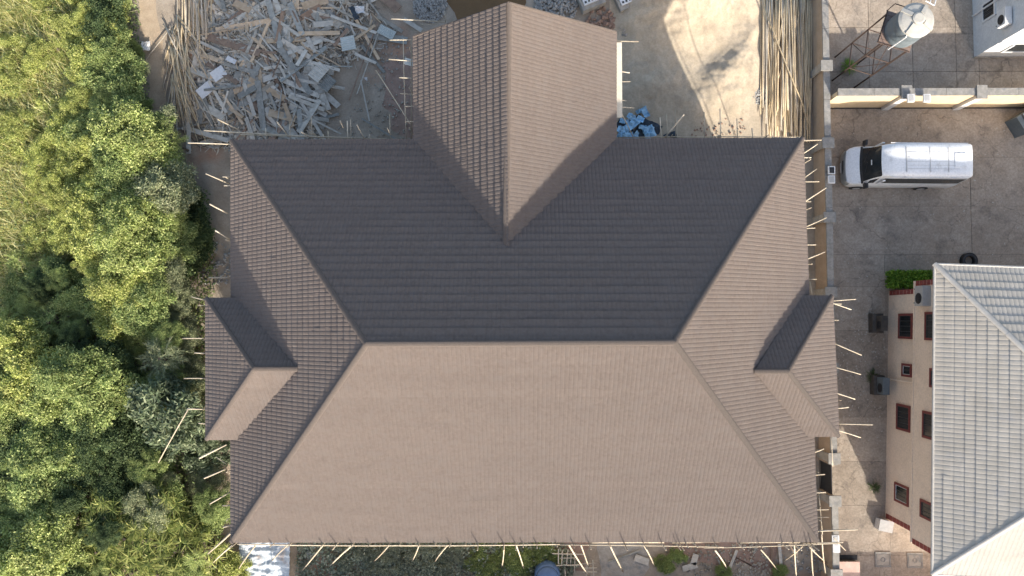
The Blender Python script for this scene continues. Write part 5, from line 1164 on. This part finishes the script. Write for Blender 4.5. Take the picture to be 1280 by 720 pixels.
N3 = [hzp(768, 51, 798, 52, 6.6, .04), hzp(768, 88, 787, 91, 6.6), hzp(768, 102, 788, 102, 6.5, .03), hzp(768, 124, 783, 126, 6.5), hzp(768, 133, 793, 135, 6.6), (P(831, 172, 6.3), P(855, 143, 6.9), .05), (P(775, 138, 6.3), P(792, 172, 5.5), .035)]
for (x, y) in ((825, 147), (833, 143), (844, 134), (846, 150), (880, 140), (900, 136), (921, 148), (940, 160), (985, 166)): N3.append(hzp(x, y, x + (1 if x > 835 else 2), 178, 6.4, .03))
for (px, py) in ((776, 70), (776, 130), (840, 172), (900, 172), (960, 172)):
    b = P(px, py, 6.5); N3.append((Vector((b.x, b.y + .1, 0)), Vector((b.x, b.y + .1, 6.6)), .035))
N3.append(hzp(772, 172, 1000, 171.5, 6.2, .03))
scaffold('bamboo scaffold along the right rear eave beside the sand heap', N3, P(880, 168))
E_ = [hzp(1000, 176, 1027, 175, 6.7, .045), hzp(1004, 192, 1022, 180, 6.6), hzp(1002, 197, 1014, 197, 6.6, .03), hzp(1004, 223, 1021, 211, 6.6), hzp(1003, 227, 1024, 227, 6.7), hzp(1006, 252, 1033, 234.5, 6.7, .04), hzp(1004, 252, 1014, 252, 6.6, .03), hzp(1006, 284, 1033, 272, 6.7, .04), hzp(1005, 285.5, 1019, 285, 6.6), hzp(1005, 306, 1020, 306, 6.6), hzp(1006, 325, 1031, 315, 6.7, .04), hzp(1006, 349, 1021, 349, 6.6), hzp(1012, 352, 1015, 368, 6.6)]
E_ += [hzp(1036, 376.5, 1070, 374, 7.0), hzp(1036, 377, 1064, 387, 7.0), hzp(1036, 379, 1052, 380, 7.0), hzp(1038, 427, 1077, 444, 7.0), hzp(1040, 458, 1076, 468, 7.0), hzp(1042, 490, 1069, 499, 7.0), hzp(1042, 511, 1061, 509, 7.0), hzp(1042, 529.5, 1091, 531, 7.0), hzp(1042, 536, 1076, 547, 7.0)]
E_ += [hzp(1014, 567, 1030, 561, 6.6), hzp(1014, 594, 1031, 593, 6.6), hzp(1016, 616, 1032, 615.5, 6.6), hzp(1016, 637, 1036, 637, 6.6), hzp(1016, 646.5, 1036, 646.5, 6.5, .02), hzp(1016, 664, 1072, 662, 6.8, .045), hzp(1023, 615, 1028, 668, 6.5, .035), hzp(1004, 679, 1054, 678, 6.9), (P(1042, 672, 6.6), P(1057, 688, 5.5), .035), hzp(1039, 545, 1041, 583, 3.0, .035)]
for (px, py) in ((1012, 200), (1013, 260), (1014, 330), (1022, 590), (1024, 650)):
    b = P(px, py, 6.6); E_.append((Vector((b.x, b.y, 0)), Vector((b.x, b.y, 6.7)), .035))
for (px, py) in ((1047, 400), (1050, 500)):
    b = P(px, py, 6.9); E_.append((Vector((b.x, b.y, 0)), Vector((b.x, b.y, 7.0)), .035))
scaffold('bamboo scaffold ends sticking out from the right eave over the driveway', E_, P(1030, 450))
